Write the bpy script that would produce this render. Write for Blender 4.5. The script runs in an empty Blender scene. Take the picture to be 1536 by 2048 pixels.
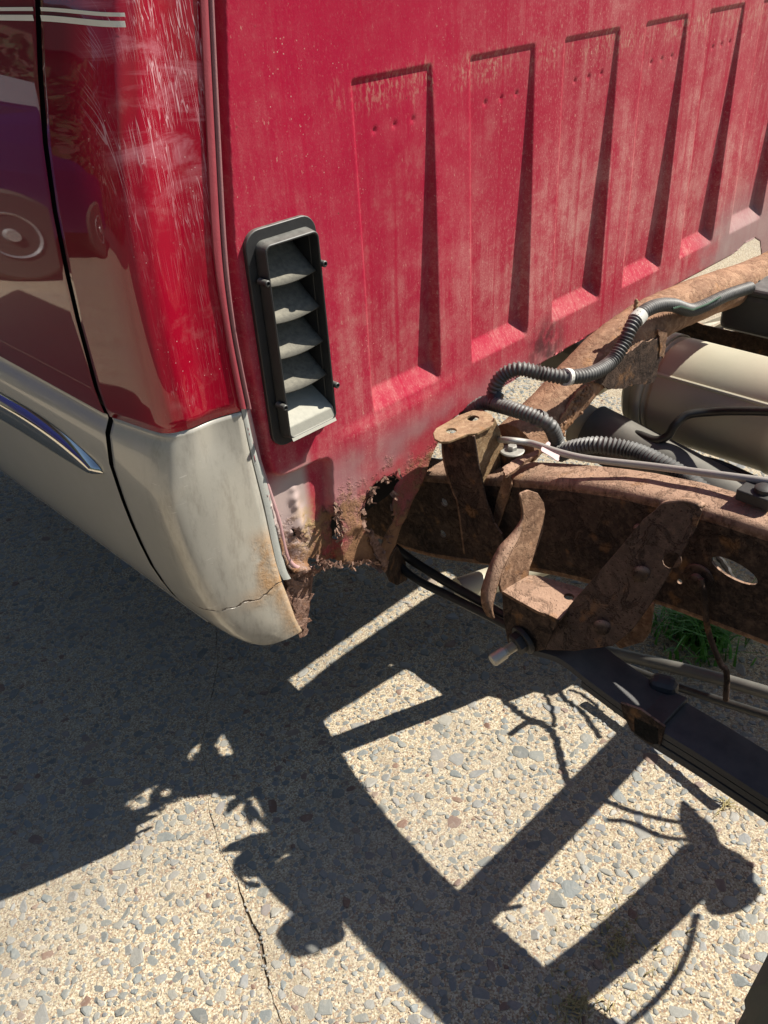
import bpy, bmesh, math, random
import numpy as np
from mathutils import Vector, Matrix
from mathutils.geometry import tessellate_polygon
random.seed(7); rng = np.random.default_rng(7)
scene = bpy.context.scene
COL = scene.collection

# ------------------------------------------------------------------ camera, sky, sun, exposure
FPX = 1757.65
PP = np.array([768.0, 1024.0])
ROT = np.array([[0.70512078, -0.70656567, -0.05974654],
                [-0.42201549, -0.35045146, -0.83611405],
                [0.56983122, 0.61477535, -0.54529227]])
CAM = np.array([-0.573, -0.871, 1.267])
cam_data = bpy.data.cameras.new('camera')
cam = bpy.data.objects.new('camera', cam_data); COL.objects.link(cam)
cam_data.sensor_fit = 'HORIZONTAL'; cam_data.sensor_width = 36.0
cam_data.lens = 36.0 * FPX / 1536.0
cam_data.clip_start = 0.02; cam_data.clip_end = 500
m = Matrix([[ROT[0][i], -ROT[1][i], -ROT[2][i]] for i in range(3)]).to_4x4()
m.translation = Vector(CAM)
cam.matrix_world = m
scene.camera = cam

SUN = Vector((0.80, -0.43, 1.0)).normalized()          # towards the sun
elev = math.asin(SUN.z); azim = math.atan2(SUN.x, SUN.y)
world = bpy.data.worlds.new('World'); scene.world = world; world.use_nodes = True
wn = world.node_tree.nodes; bg = wn['Background']
sky = wn.new('ShaderNodeTexSky'); sky.sky_type = 'NISHITA'; sky.sun_disc = False
sky.sun_elevation = elev; sky.sun_rotation = azim
sky.air_density = 1.0; sky.dust_density = 0.6
world.node_tree.links.new(sky.outputs[0], bg.inputs[0]); bg.inputs[1].default_value = 0.052
sl = bpy.data.lights.new('sun', 'SUN'); sl.energy = 5.0; sl.angle = math.radians(0.53); sl.color = (1.0, 0.95, 0.86)
so = bpy.data.objects.new('sun', sl); COL.objects.link(so)
so.rotation_euler = (-SUN).to_track_quat('-Z', 'Y').to_euler()
scene.view_settings.view_transform = 'Standard'; scene.view_settings.look = 'None'
scene.view_settings.gamma = 1.0; scene.view_settings.use_curve_mapping = False
scene.view_settings.exposure = 0.72

# ------------------------------------------------------------------ helpers
def W(px, py, x=None, y=None, z=None):
    """point of the place on a known plane, measured by photogrammetry"""
    d = ROT.T @ np.array([(px - PP[0]) / FPX, (py - PP[1]) / FPX, 1.0])
    ax, v = (0, x) if x is not None else (1, y) if y is not None else (2, z)
    return CAM + (v - CAM[ax]) / d[ax] * d

def pix_(p):
    q = ROT @ (np.array(p, float) - CAM); return PP + FPX*q[:2]/q[2]

def link(name, me, mat, parent=None):
    o = bpy.data.objects.new(name, me); COL.objects.link(o)
    for mm in (mat if isinstance(mat, (list, tuple)) else [mat]):
        if mm and mm.name not in [q.name for q in me.materials if q]: me.materials.append(mm)
    if parent: o.parent = parent
    return o

def mesh(name, verts, faces, mat, parent=None, smooth=True, mi=None, angle=40):
    me = bpy.data.meshes.new(name)
    me.from_pydata([tuple(map(float, v)) for v in verts], [], [tuple(f) for f in faces])
    o = link(name, me, mat, parent)
    if mi is not None: me.polygons.foreach_set('material_index', mi)
    if smooth:
        me.polygons.foreach_set('use_smooth', [True] * len(me.polygons))
        try: me.set_sharp_from_angle(angle=math.radians(angle))
        except Exception: pass
    me.update()
    return o

def from_bm(name, bm, mat, parent=None, smooth=False, angle=40):
    bmesh.ops.recalc_face_normals(bm, faces=bm.faces)
    me = bpy.data.meshes.new(name); bm.to_mesh(me); bm.free()
    o = link(name, me, mat, parent)
    if smooth:
        me.polygons.foreach_set('use_smooth', [True] * len(me.polygons))
        try: me.set_sharp_from_angle(angle=math.radians(angle))
        except Exception: pass
    return o

def thing(name, label, cat, loc=(0, 0, 0), group=None):
    o = bpy.data.objects.new(name, None); COL.objects.link(o); o.location = loc
    o['label'] = label; o['category'] = cat
    if group: o['group'] = group
    return o

def part_empty(name, parent):
    o = bpy.data.objects.new(name, None); COL.objects.link(o); o.parent = parent
    return o

def bevel(o, w=0.0015, seg=2):
    b = o.modifiers.new('bevel', 'BEVEL'); b.width = w; b.segments = seg; b.limit_method = 'ANGLE'; b.angle_limit = math.radians(35)
    return o

def catmull(pts, n=10):
    P = [np.array(p, float) for p in pts]; P = [2 * P[0] - P[1]] + P + [2 * P[-1] - P[-2]]
    out = []
    for i in range(1, len(P) - 2):
        for k in range(n):
            t = k / n; a, b, c, d = P[i-1], P[i], P[i+1], P[i+2]
            out.append(0.5 * ((2*b) + (c-a)*t + (2*a-5*b+4*c-d)*t*t + (3*b-a-3*c+d)*t**3))
    out.append(P[-2]); return np.array(out)

def resample(path, step):
    path = np.array(path, float); seg = np.linalg.norm(np.diff(path, axis=0), axis=1); s = np.concatenate([[0], np.cumsum(seg)])
    n = max(2, int(s[-1] / step)); t = np.linspace(0, s[-1], n + 1)
    return np.stack([np.interp(t, s, path[:, i]) for i in range(path.shape[1])], 1), t

def sweep(path, radii, seg=12, caps=True):
    path = np.array(path, float); n = len(path)
    if np.isscalar(radii): radii = np.full(n, radii)
    T = np.gradient(path, axis=0); T /= np.linalg.norm(T, axis=1)[:, None]
    up = np.array([0, 0, 1.0]) if abs(T[0][2]) < .9 else np.array([1.0, 0, 0])
    N = np.cross(T[0], up); N /= np.linalg.norm(N); V = []; F = []
    for i in range(n):
        N = N - T[i] * (N @ T[i]); N /= np.linalg.norm(N); B = np.cross(T[i], N)
        for k in range(seg):
            a = 2 * math.pi * k / seg
            V.append(path[i] + radii[i] * (math.cos(a) * N + math.sin(a) * B))
    for i in range(n - 1):
        for k in range(seg):
            k2 = (k + 1) % seg
            F.append((i*seg+k, i*seg+k2, (i+1)*seg+k2, (i+1)*seg+k))
    if caps:
        F.append(tuple(range(seg))[::-1]); F.append(tuple((n-1)*seg + k for k in range(seg)))
    return V, F

def tube(name, pts, r, mat, parent, seg=14, n=10, curved=True, angle=40):
    p = catmull(pts, n) if curved and len(pts) > 2 else np.array(pts, float)
    V, F = sweep(p, r, seg); return mesh(name, V, F, mat, parent, angle=angle)

def fill3(loops):
    """triangulate a polygon with holes given as 3-D loops"""
    vs = [Vector(map(float, p)) for l in loops for p in l]
    tri = tessellate_polygon([[Vector(map(float, p)) for p in l] for l in loops])
    return vs, tri

def sheet(name, loops, thick, mat, parent=None, bev=0.0012, off=None):
    """a plate of sheet metal: polygon with holes, given thickness along its normal (or along off)"""
    vs, tri = fill3(loops)
    if off is None:
        nrm = Vector((0, 0, 0))
        for t in tri:
            q = (vs[t[1]] - vs[t[0]]).cross(vs[t[2]] - vs[t[0]])
            nrm += q if q.dot(nrm) >= 0 else -q
        nrm.normalize()
        if nrm.dot(Vector(CAM) - vs[0]) < 0: nrm = -nrm
        off = -nrm * thick
    off = Vector(off); n = len(vs)
    V = vs + [v + off for v in vs]
    F = [tuple(t) for t in tri] + [tuple(n + i for i in reversed(t)) for t in tri]
    s = 0
    for l in loops:
        k = len(l)
        for i in range(k): F.append((s+i, s+(i+1) % k, n+s+(i+1) % k, n+s+i))
        s += k
    bm = bmesh.new(); bv = [bm.verts.new(v) for v in V]
    for f in F:
        try: bm.faces.new([bv[i] for i in f])
        except ValueError: pass
    o = from_bm(name, bm, mat, parent)
    if bev: bevel(o, bev)
    return o

def rough(poly, amp, step, seed=0, closed=True):
    """break a 2-D/3-D outline up into a ragged one"""
    r = np.random.default_rng(seed); P = np.array(poly, float)
    Q = np.vstack([P, P[:1]]) if closed else P
    q, _ = resample(Q, step)
    if closed: q = q[:-1]
    return q + r.normal(0, amp, q.shape) * (np.ptp(P, axis=0) > 1e-6)

def smooth01(a, b, x):
    t = np.clip((x - a) / (b - a + 1e-12), 0, 1); return t*t*(3-2*t)

def poly_sdf(poly, X, Y):
    """signed distance to polygon, negative inside; also nearest point"""
    P = np.array(poly, float); Q = np.roll(P, -1, 0)
    d = np.full(X.shape, 1e9); nx = np.zeros_like(X); ny = np.zeros_like(X); ins = np.zeros(X.shape, bool)
    for (ax, ay), (bx, by) in zip(P, Q):
        ex, ey = bx-ax, by-ay; L = ex*ex+ey*ey + 1e-15
        t = np.clip(((X-ax)*ex+(Y-ay)*ey)/L, 0, 1); cx = ax+t*ex; cy = ay+t*ey
        dd = np.hypot(X-cx, Y-cy); mk = dd < d
        d = np.where(mk, dd, d); nx = np.where(mk, cx, nx); ny = np.where(mk, cy, ny)
        c = (ay > Y) != (by > Y)
        xi = ax + (Y-ay)*ex/(ey if abs(ey) > 1e-12 else 1e-12)
        ins ^= c & (X < xi)
    return np.where(ins, -d, d), nx, ny

def grid_panel(outline, holes, step, fn):
    """regular grid trimmed to an outline with holes, border vertices snapped onto the outlines"""
    P = np.array(outline); x0, z0 = P.min(0) - step; x1, z1 = P.max(0) + step
    xs = np.arange(x0, x1 + step, step); zs = np.arange(z0, z1 + step, step)
    X, Z = np.meshgrid(xs, zs); X = X.copy(); Z = Z.copy()
    sd, nx, nz = poly_sdf(outline, X, Z)
    inside = sd < 0
    mk = (np.abs(sd) < step * 0.75); Xo, Zo = X.copy(), Z.copy()
    Xo[mk] = nx[mk]; Zo[mk] = nz[mk]; inside |= mk
    for h in holes:
        sh, hx, hz = poly_sdf(h, X, Z)
        mk = np.abs(sh) < step * 0.75
        Xo[mk] = hx[mk]; Zo[mk] = hz[mk]
        inside &= (sh > 0) | mk
    idx = np.arange(X.size).reshape(X.shape)
    ok = inside[:-1, :-1] & inside[1:, :-1] & inside[:-1, 1:] & inside[1:, 1:]
    # drop cells whose centre is outside
    cx = (Xo[:-1, :-1]+Xo[1:, 1:]+Xo[:-1, 1:]+Xo[1:, :-1])/4; cz = (Zo[:-1, :-1]+Zo[1:, 1:]+Zo[:-1, 1:]+Zo[1:, :-1])/4
    sc, _, _ = poly_sdf(outline, cx, cz); ok &= sc < step*.02
    for h in holes:
        sc, _, _ = poly_sdf(h, cx, cz); ok &= sc > -step*.02
    q = np.stack([idx[:-1, :-1][ok], idx[:-1, 1:][ok], idx[1:, 1:][ok], idx[1:, :-1][ok]], 1)
    used, inv = np.unique(q, return_inverse=True)
    return fn(Xo.ravel()[used], Zo.ravel()[used]), inv.reshape(q.shape)

def mesh_np(name, V, Q, mat, parent=None, smooth=True):
    me = bpy.data.meshes.new(name); k = Q.shape[1]
    me.vertices.add(len(V)); me.vertices.foreach_set('co', np.ascontiguousarray(V, dtype=np.float32).ravel())
    me.loops.add(Q.size); me.loops.foreach_set('vertex_index', Q.ravel().astype(np.int32))
    me.polygons.add(len(Q)); me.polygons.foreach_set('loop_start', np.arange(0, Q.size, k, dtype=np.int32))
    try: me.polygons.foreach_set('loop_total', np.full(len(Q), k, dtype=np.int32))
    except Exception: pass
    me.update(calc_edges=True); me.validate()
    if smooth: me.polygons.foreach_set('use_smooth', [True] * len(me.polygons))
    return link(name, me, mat, parent)

def loft(rows, close=False):
    V = [p for r in rows for p in r]; n = len(rows[0]); F = []
    for i in range(len(rows) - 1):
        for k in range(n - (0 if close else 1)):
            k2 = (k+1) % n
            F.append((i*n+k, i*n+k2, (i+1)*n+k2, (i+1)*n+k))
    return V, F

def box_mesh(name, c, s, mat, parent=None, rot=None, bev=0.002):
    bm = bmesh.new(); bmesh.ops.create_cube(bm, size=1)
    bmesh.ops.scale(bm, vec=s, verts=bm.verts)
    if rot is not None: bmesh.ops.rotate(bm, matrix=rot, verts=bm.verts)
    bmesh.ops.translate(bm, vec=c, verts=bm.verts)
    o = from_bm(name, bm, mat, parent)
    if bev: bevel(o, bev, 3)
    return o

def rrect(x0, x1, z0, z1, r, n=5):
    out = []
    for cx, cz, a0 in ((x1-r, z0+r, -90), (x1-r, z1-r, 0), (x0+r, z1-r, 90), (x0+r, z0+r, 180)):
        for k in range(n + 1):
            a = math.radians(a0 + 90*k/n); out.append((cx+r*math.cos(a), cz+r*math.sin(a)))
    return out

# ------------------------------------------------------------------ material helpers
class NT:
    def __init__(s, name):
        s.m = bpy.data.materials.new(name); s.m.use_nodes = True; s.t = s.m.node_tree; s.n = s.t.nodes
        s.b = s.n['Principled BSDF']; s.co = None
    def L(s, a, b): s.t.links.new(a, b)
    def put(s, sock, v):
        if hasattr(v, 'default_value') or hasattr(v, 'is_linked'): s.L(v, sock)
        elif sock.type == 'RGBA': sock.default_value = (*v, 1) if isinstance(v, (tuple, list)) else (v, v, v, 1)
        else: sock.default_value = v
    def coord(s, kind='Object'):
        if s.co is None: s.co = s.n.new('ShaderNodeTexCoord')
        return s.co.outputs[kind]
    def mapping(s, scale=(1, 1, 1), rot=(0, 0, 0), loc=(0, 0, 0), vec=None):
        k = s.n.new('ShaderNodeMapping'); s.L(vec if vec is not None else s.coord(), k.inputs[0])
        k.inputs[1].default_value = loc; k.inputs[2].default_value = rot; k.inputs[3].default_value = scale
        return k.outputs[0]
    def noise(s, scale=5, detail=4, rough=0.5, vec=None, dist=0, col=False):
        k = s.n.new('ShaderNodeTexNoise'); s.L(vec if vec is not None else s.coord(), k.inputs['Vector'])
        k.inputs['Scale'].default_value = scale; k.inputs['Detail'].default_value = detail
        k.inputs['Roughness'].default_value = rough; k.inputs['Distortion'].default_value = dist
        return k.outputs['Color' if col else 'Fac']
    def voronoi(s, scale=5, feature='F1', out='Distance', vec=None, rnd=1):
        k = s.n.new('ShaderNodeTexVoronoi'); k.feature = feature; s.L(vec if vec is not None else s.coord(), k.inputs['Vector'])
        k.inputs['Scale'].default_value = scale; k.inputs['Randomness'].default_value = rnd
        return k.outputs[out]
    def ramp(s, fac, stops, interp='LINEAR'):
        k = s.n.new('ShaderNodeValToRGB'); s.L(fac, k.inputs[0]); e = k.color_ramp.elements; k.color_ramp.interpolation = interp
        while len(e) < len(stops): e.new(0.5)
        for el, (p, c) in zip(e, stops):
            el.position = p; el.color = (c, c, c, 1) if not isinstance(c, tuple) else (*c, 1)
        return k.outputs[0]
    def step(s, fac, a, b, lo=0.0, hi=1.0):
        k = s.n.new('ShaderNodeMapRange'); k.interpolation_type = 'SMOOTHSTEP'; s.put(k.inputs[0], fac)
        k.inputs[1].default_value = a; k.inputs[2].default_value = b; k.inputs[3].default_value = lo; k.inputs[4].default_value = hi
        return k.outputs[0]
    def math(s, op, a, b=0.0, clamp=False):
        k = s.n.new('ShaderNodeMath'); k.operation = op; k.use_clamp = clamp; s.put(k.inputs[0], a); s.put(k.inputs[1], b); return k.outputs[0]
    def mix(s, fac, a, b, mode='MIX'):
        k = s.n.new('ShaderNodeMix'); k.data_type = 'RGBA'; k.blend_type = mode
        s.put(k.inputs[0], fac); s.put(k.inputs[6], a); s.put(k.inputs[7], b); return k.outputs[2]
    def xyz(s, vec=None):
        k = s.n.new('ShaderNodeSeparateXYZ'); s.L(vec if vec is not None else s.coord(), k.inputs[0]); return k.outputs
    def bump(s, h, strength=0.5, dist=0.001, chain=None):
        k = s.n.new('ShaderNodeBump'); k.inputs['Strength'].default_value = strength; k.inputs['Distance'].default_value = dist
        s.L(h, k.inputs['Height'])
        if chain is not None: s.L(chain, k.inputs['Normal'])
        return k.outputs[0]
    def out(s, color=None, rough=None, metal=None, normal=None, coat=None, coat_rough=None, spec=None, ior=None):
        b = s.b.inputs
        if color is not None: s.put(b['Base Color'], color)
        if rough is not None: s.put(b['Roughness'], rough)
        if metal is not None: s.put(b['Metallic'], metal)
        if normal is not None: s.L(normal, b['Normal'])
        if coat is not None: s.put(b['Coat Weight'], coat)
        if coat_rough is not None: s.put(b['Coat Roughness'], coat_rough)
        if ior is not None: b['Coat IOR'].default_value = ior
        if spec is not None: s.put(b['Specular IOR Level'], spec)
        return s.m

def band(k, v, a, b, w):
    """1 inside a..b with soft borders w"""
    return k.math('MULTIPLY', k.step(v, a-w, a+w), k.step(v, b-w, b+w, 1, 0))

def mat_red_panel():
    k = NT('faded red paint with dust'); X, Y, Z = k.xyz()
    red = k.mix(k.noise(6, 3), (0.33, 0.002, 0.028), (0.41, 0.005, 0.042))
    # dusty run marks hanging down the panel
    st = k.noise(1, 5, 0.65, k.mapping((70, 1, 3.0)))
    st2 = k.noise(1, 4, 0.6, k.mapping((22, 1, 1.4), loc=(3, 0, 1)))
    big = k.noise(3.2, 4, 0.6)
    fine = k.noise(420, 3, 0.7)
    spl = k.noise(1, 3, 0.7, k.mapping((190, 1, 75)))
    dust = k.math('MULTIPLY', k.step(k.math('ADD', k.math('MULTIPLY', st, .30), k.math('ADD', k.math('MULTIPLY', st2, .25), k.math('MULTIPLY', k.noise(24, 6, .7), .45))), .40, .66), k.step(big, .32, .62))
    lowz = k.step(Z, 1.25, .62)
    right = k.step(X, .3, .75)
    amt = k.math('ADD', .05, k.math('ADD', k.math('MULTIPLY', lowz, .20), k.math('MULTIPLY', right, .20)))
    dfac = k.math('MULTIPLY', k.math('ADD', k.math('MULTIPLY', dust, 1.5), .16), amt, True)
    dfac = k.math('MULTIPLY', dfac, k.step(fine, .25, .65, .5, 1.5), True)
    c = k.mix(dfac, red, (0.58, 0.31, 0.27))
    # dust caught along the top of each pressed rib, running down a little
    tb = k.math('MULTIPLY', k.math('MULTIPLY', band(k, k.math('ADD', Z, k.math('MULTIPLY', st, .05)), 1.115, 1.15, .016), k.step(X, .18, .22)), k.step(st2, .36, .6))
    c = k.mix(k.math('MULTIPLY', k.math('MULTIPLY', tb, k.step(spl, .46, .62)), .5), c, (0.50, 0.36, 0.25))
    mot = k.math('MULTIPLY', k.step(k.noise(1, 5, .75, k.mapping((300, 1, 150))), .52, .66), k.math('ADD', .07, k.math('ADD', k.math('MULTIPLY', right, .26), k.math('MULTIPLY', lowz, .12))))
    c = k.mix(mot, c, (0.62, 0.40, 0.33))
    bl = k.math('MULTIPLY', k.step(k.noise(7, 6, .72), .50, .66), k.step(k.noise(60, 4, .7), .4, .62))
    c = k.mix(k.math('MULTIPLY', bl, k.math('ADD', .07, k.math('MULTIPLY', lowz, .24))), c, (0.50, 0.30, 0.24))
    # clean red tracks where water ran
    trk = k.math('MULTIPLY', k.step(k.noise(1, 3, .55, k.mapping((46, 1, .8), loc=(8, 0, 3))), .58, .66), .6)
    c = k.mix(trk, c, (0.38, 0.004, 0.034))
    # dry splashes and specks of mud
    sp = k.math('MULTIPLY', k.step(spl, .63, .73), k.math('ADD', .22, k.math('ADD', k.math('MULTIPLY', right, .4), k.math('MULTIPLY', k.step(big, .45, .6), .3))), True)
    c = k.mix(sp, c, (0.62, 0.42, 0.31))
    sk = k.step(k.voronoi(150), .10, .16, 1, 0)
    c = k.mix(k.math('MULTIPLY', k.math('MULTIPLY', sk, k.step(k.noise(11, 3, .65), .52, .66)), .55), c, (0.66, 0.46, 0.36))
    # grey overspray in the recess at the lower corner
    zz = k.math('ADD', Z, k.math('MULTIPLY', k.noise(14, 3), .06))
    zone = k.math('MULTIPLY', k.step(X, .088, .108, 1, 0), k.step(zz, .70, .655, 0, 1))
    c = k.mix(k.math('MULTIPLY', zone, .92), c, k.mix(k.noise(9, 3), (0.47, 0.37, 0.36), (0.50, 0.43, 0.36)))
    grey = k.math('MULTIPLY', k.step(k.noise(4, 3, .6), .5, .62), k.step(Z, .66, .60))
    c = k.mix(k.math('MULTIPLY', grey, .45), c, (0.34, 0.31, 0.29))
    # primer showing at the far end of the sill
    gr2 = k.math('MULTIPLY', k.step(k.math('ADD', X, k.math('MULTIPLY', k.noise(20, 3), .2)), 1.28, 1.42), k.step(Z, .80, .66))
    c = k.mix(k.math('MULTIPLY', gr2, .7), c, (0.30, 0.27, 0.25))
    # dark soot smudge by the conduit
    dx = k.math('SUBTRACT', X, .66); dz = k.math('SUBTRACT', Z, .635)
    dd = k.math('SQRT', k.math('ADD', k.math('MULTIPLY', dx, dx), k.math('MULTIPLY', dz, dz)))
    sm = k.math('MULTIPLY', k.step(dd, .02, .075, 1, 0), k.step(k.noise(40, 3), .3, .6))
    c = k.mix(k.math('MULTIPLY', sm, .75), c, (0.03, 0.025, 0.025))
    # rust creeping up from the rotten sill
    n1 = k.noise(16, 6, .62); n2 = k.noise(70, 5, .7)
    rz = k.math('SUBTRACT', .555, Z)
    rr = k.math('ADD', k.math('MULTIPLY', rz, 5.0), k.math('ADD', k.math('MULTIPLY', k.math('SUBTRACT', n1, .5), 2.2), k.math('MULTIPLY', k.math('SUBTRACT', n2, .5), 1.0)))
    rfac = k.math('MULTIPLY', k.step(rr, -.05, .45), k.step(X, .5, .42))
    rcol = k.mix(n2, k.mix(n1, (0.10, 0.045, 0.03), (0.20, 0.10, 0.06)), (0.34, 0.19, 0.10))
    hz = k.math('MULTIPLY', k.step(k.math('ADD', Z, k.math('MULTIPLY', n1, .12)), .66, .55), k.step(X, .13, .2))
    c = k.mix(k.math('MULTIPLY', hz, .45), c, (0.33, 0.19, 0.14))
    c = k.mix(rfac, c, rcol)
    # ochre rust bloom on the recessed plate
    dx = k.math('SUBTRACT', X, k.math('ADD', .082, k.math('MULTIPLY', k.noise(30, 3), .012))); 
    pl = k.math('MULTIPLY', k.step(k.math('ABSOLUTE', dx), .004, .034, 1, 0), band(k, Z, .50, .575, .03))
    c = k.mix(k.math('MULTIPLY', pl, k.step(n2, .3, .65)), c, k.mix(n2, (0.36, 0.22, 0.08), (0.50, 0.36, 0.2)))
    # rust specks
    s2 = k.math('MULTIPLY', k.step(k.voronoi(60), .05, .09, 1, 0), k.step(n1, .5, .62))
    c = k.mix(k.math('MULTIPLY', s2, .7), c, (0.12, 0.04, 0.025))
    h = k.math('ADD', k.math('MULTIPLY', rfac, k.math('ADD', n2, n1)), k.math('MULTIPLY', fine, .05))
    nb = k.bump(h, .8, .004)
    nb = k.bump(k.noise(5, 2), .25, .004, nb)
    return k.out(c, k.mix(dfac, .42, .8), 0, nb, coat=k.math('MULTIPLY', k.step(rfac, 0, .3, 1, 0), .04), coat_rough=.3, spec=.12)

def mat_red_gloss():
    k = NT('glossy red paint with scuffs'); X, Y, Z = k.xyz()
    red_sunlit = k.mix(k.noise(5, 2), (0.34, 0.002, 0.018), (0.39, 0.003, 0.024))
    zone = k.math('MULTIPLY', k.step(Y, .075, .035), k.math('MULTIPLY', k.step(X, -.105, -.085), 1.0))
    red = k.mix(k.math('MULTIPLY', k.step(Y, .10, .045), k.step(X, -.122, -.095)), (0.15, 0.001, 0.009), red_sunlit)  # one paint, with shade and sunlight put into its colour by position
    top = k.step(k.math('ADD', Z, k.math('MULTIPLY', k.noise(9, 3), .1)), 1.02, 1.13)
    # fine scratches in several directions: thin level lines of stretched noise
    def scr(rot, sx, sz, th, seed, det=1, ds=.3):
        v = k.mapping((sx, 1, sz), (0, rot, 0), (seed, 0, seed*1.7))
        n = k.noise(1, det, .5, v, ds)
        return k.step(k.math('ABSOLUTE', k.math('SUBTRACT', n, .5)), th*.4, th, 1, 0)
    a = k.math('MULTIPLY', scr(.10, 300, 7, .012, 3), k.math('MULTIPLY', band(k, X, -.095, -.062, .014), k.step(k.noise(20, 2), .46, .62)))
    b = k.math('MULTIPLY', scr(-.22, 260, 10, .010, 8), k.step(k.noise(15, 2, .5, k.mapping((1, 1, 1), loc=(4, 2, 1))), .50, .62))
    d = k.math('MULTIPLY', scr(1.15, 230, 12, .022, 5, 2, 1.0), k.math('MULTIPLY', k.step(X, -.055, -.035), k.step(k.noise(18, 2, .5, k.mapping((1, 1, 1), loc=(9, 2, 1))), .4, .55)))
    e = k.math('MULTIPLY', scr(.62, 200, 9, .016, 11, 1, .9), k.step(k.noise(14, 2, .5, k.mapping((1, 1, 1), loc=(1, 7, 1))), .5, .62))
    s = k.math('MAXIMUM', k.math('MULTIPLY', k.math('MAXIMUM', a, b), .55), k.math('MAXIMUM', d, e))
    cx = k.math('ADD', X, k.math('MULTIPLY', k.noise(10, 2), .05))
    core = band(k, cx, -.06, -.028, .012)
    swp = k.mapping((9, 1, 26), (0, .5, 0), (2, 0, 5))
    hz = k.math('MULTIPLY', k.math('MULTIPLY', k.step(k.noise(1, 6, .68, swp, .8), .48, .68), k.step(Z, 1.0, 1.1)), k.math('ADD', .35, k.noise(1, 5, .7, k.mapping((160, 1, 12), (0, .25, 0)))), True)
    s = k.math('MULTIPLY', k.math('MULTIPLY', s, zone), k.math('ADD', k.math('MULTIPLY', top, .80), .16), True)
    c = k.mix(k.math('MULTIPLY', s, .85), red, (0.78, 0.46, 0.48))
    c = k.mix(k.math('MULTIPLY', k.math('MULTIPLY', hz, zone), .62), c, (0.66, 0.26, 0.30))
    dn = k.math('MULTIPLY', zone, k.step(k.noise(40, 5, .7), .5, .75))
    c = k.mix(k.math('MULTIPLY', dn, .16), c, (0.6, 0.3, 0.28))
    sp = k.math('MULTIPLY', k.math('MULTIPLY', k.step(k.voronoi(130), .07, .12, 1, 0), zone), k.step(k.noise(13, 2), .52, .6))
    c = k.mix(k.math('MULTIPLY', sp, .7), c, (0.7, 0.45, 0.42))
    nb = k.bump(k.noise(7, 2), .10, .004)
    nb = k.bump(s, .25, .0006, nb)
    return k.out(c, .38, 0, nb, coat=k.math('SUBTRACT', 1, k.math('MULTIPLY', zone, .55)), coat_rough=.02, spec=.1, ior=1.65)

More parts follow.
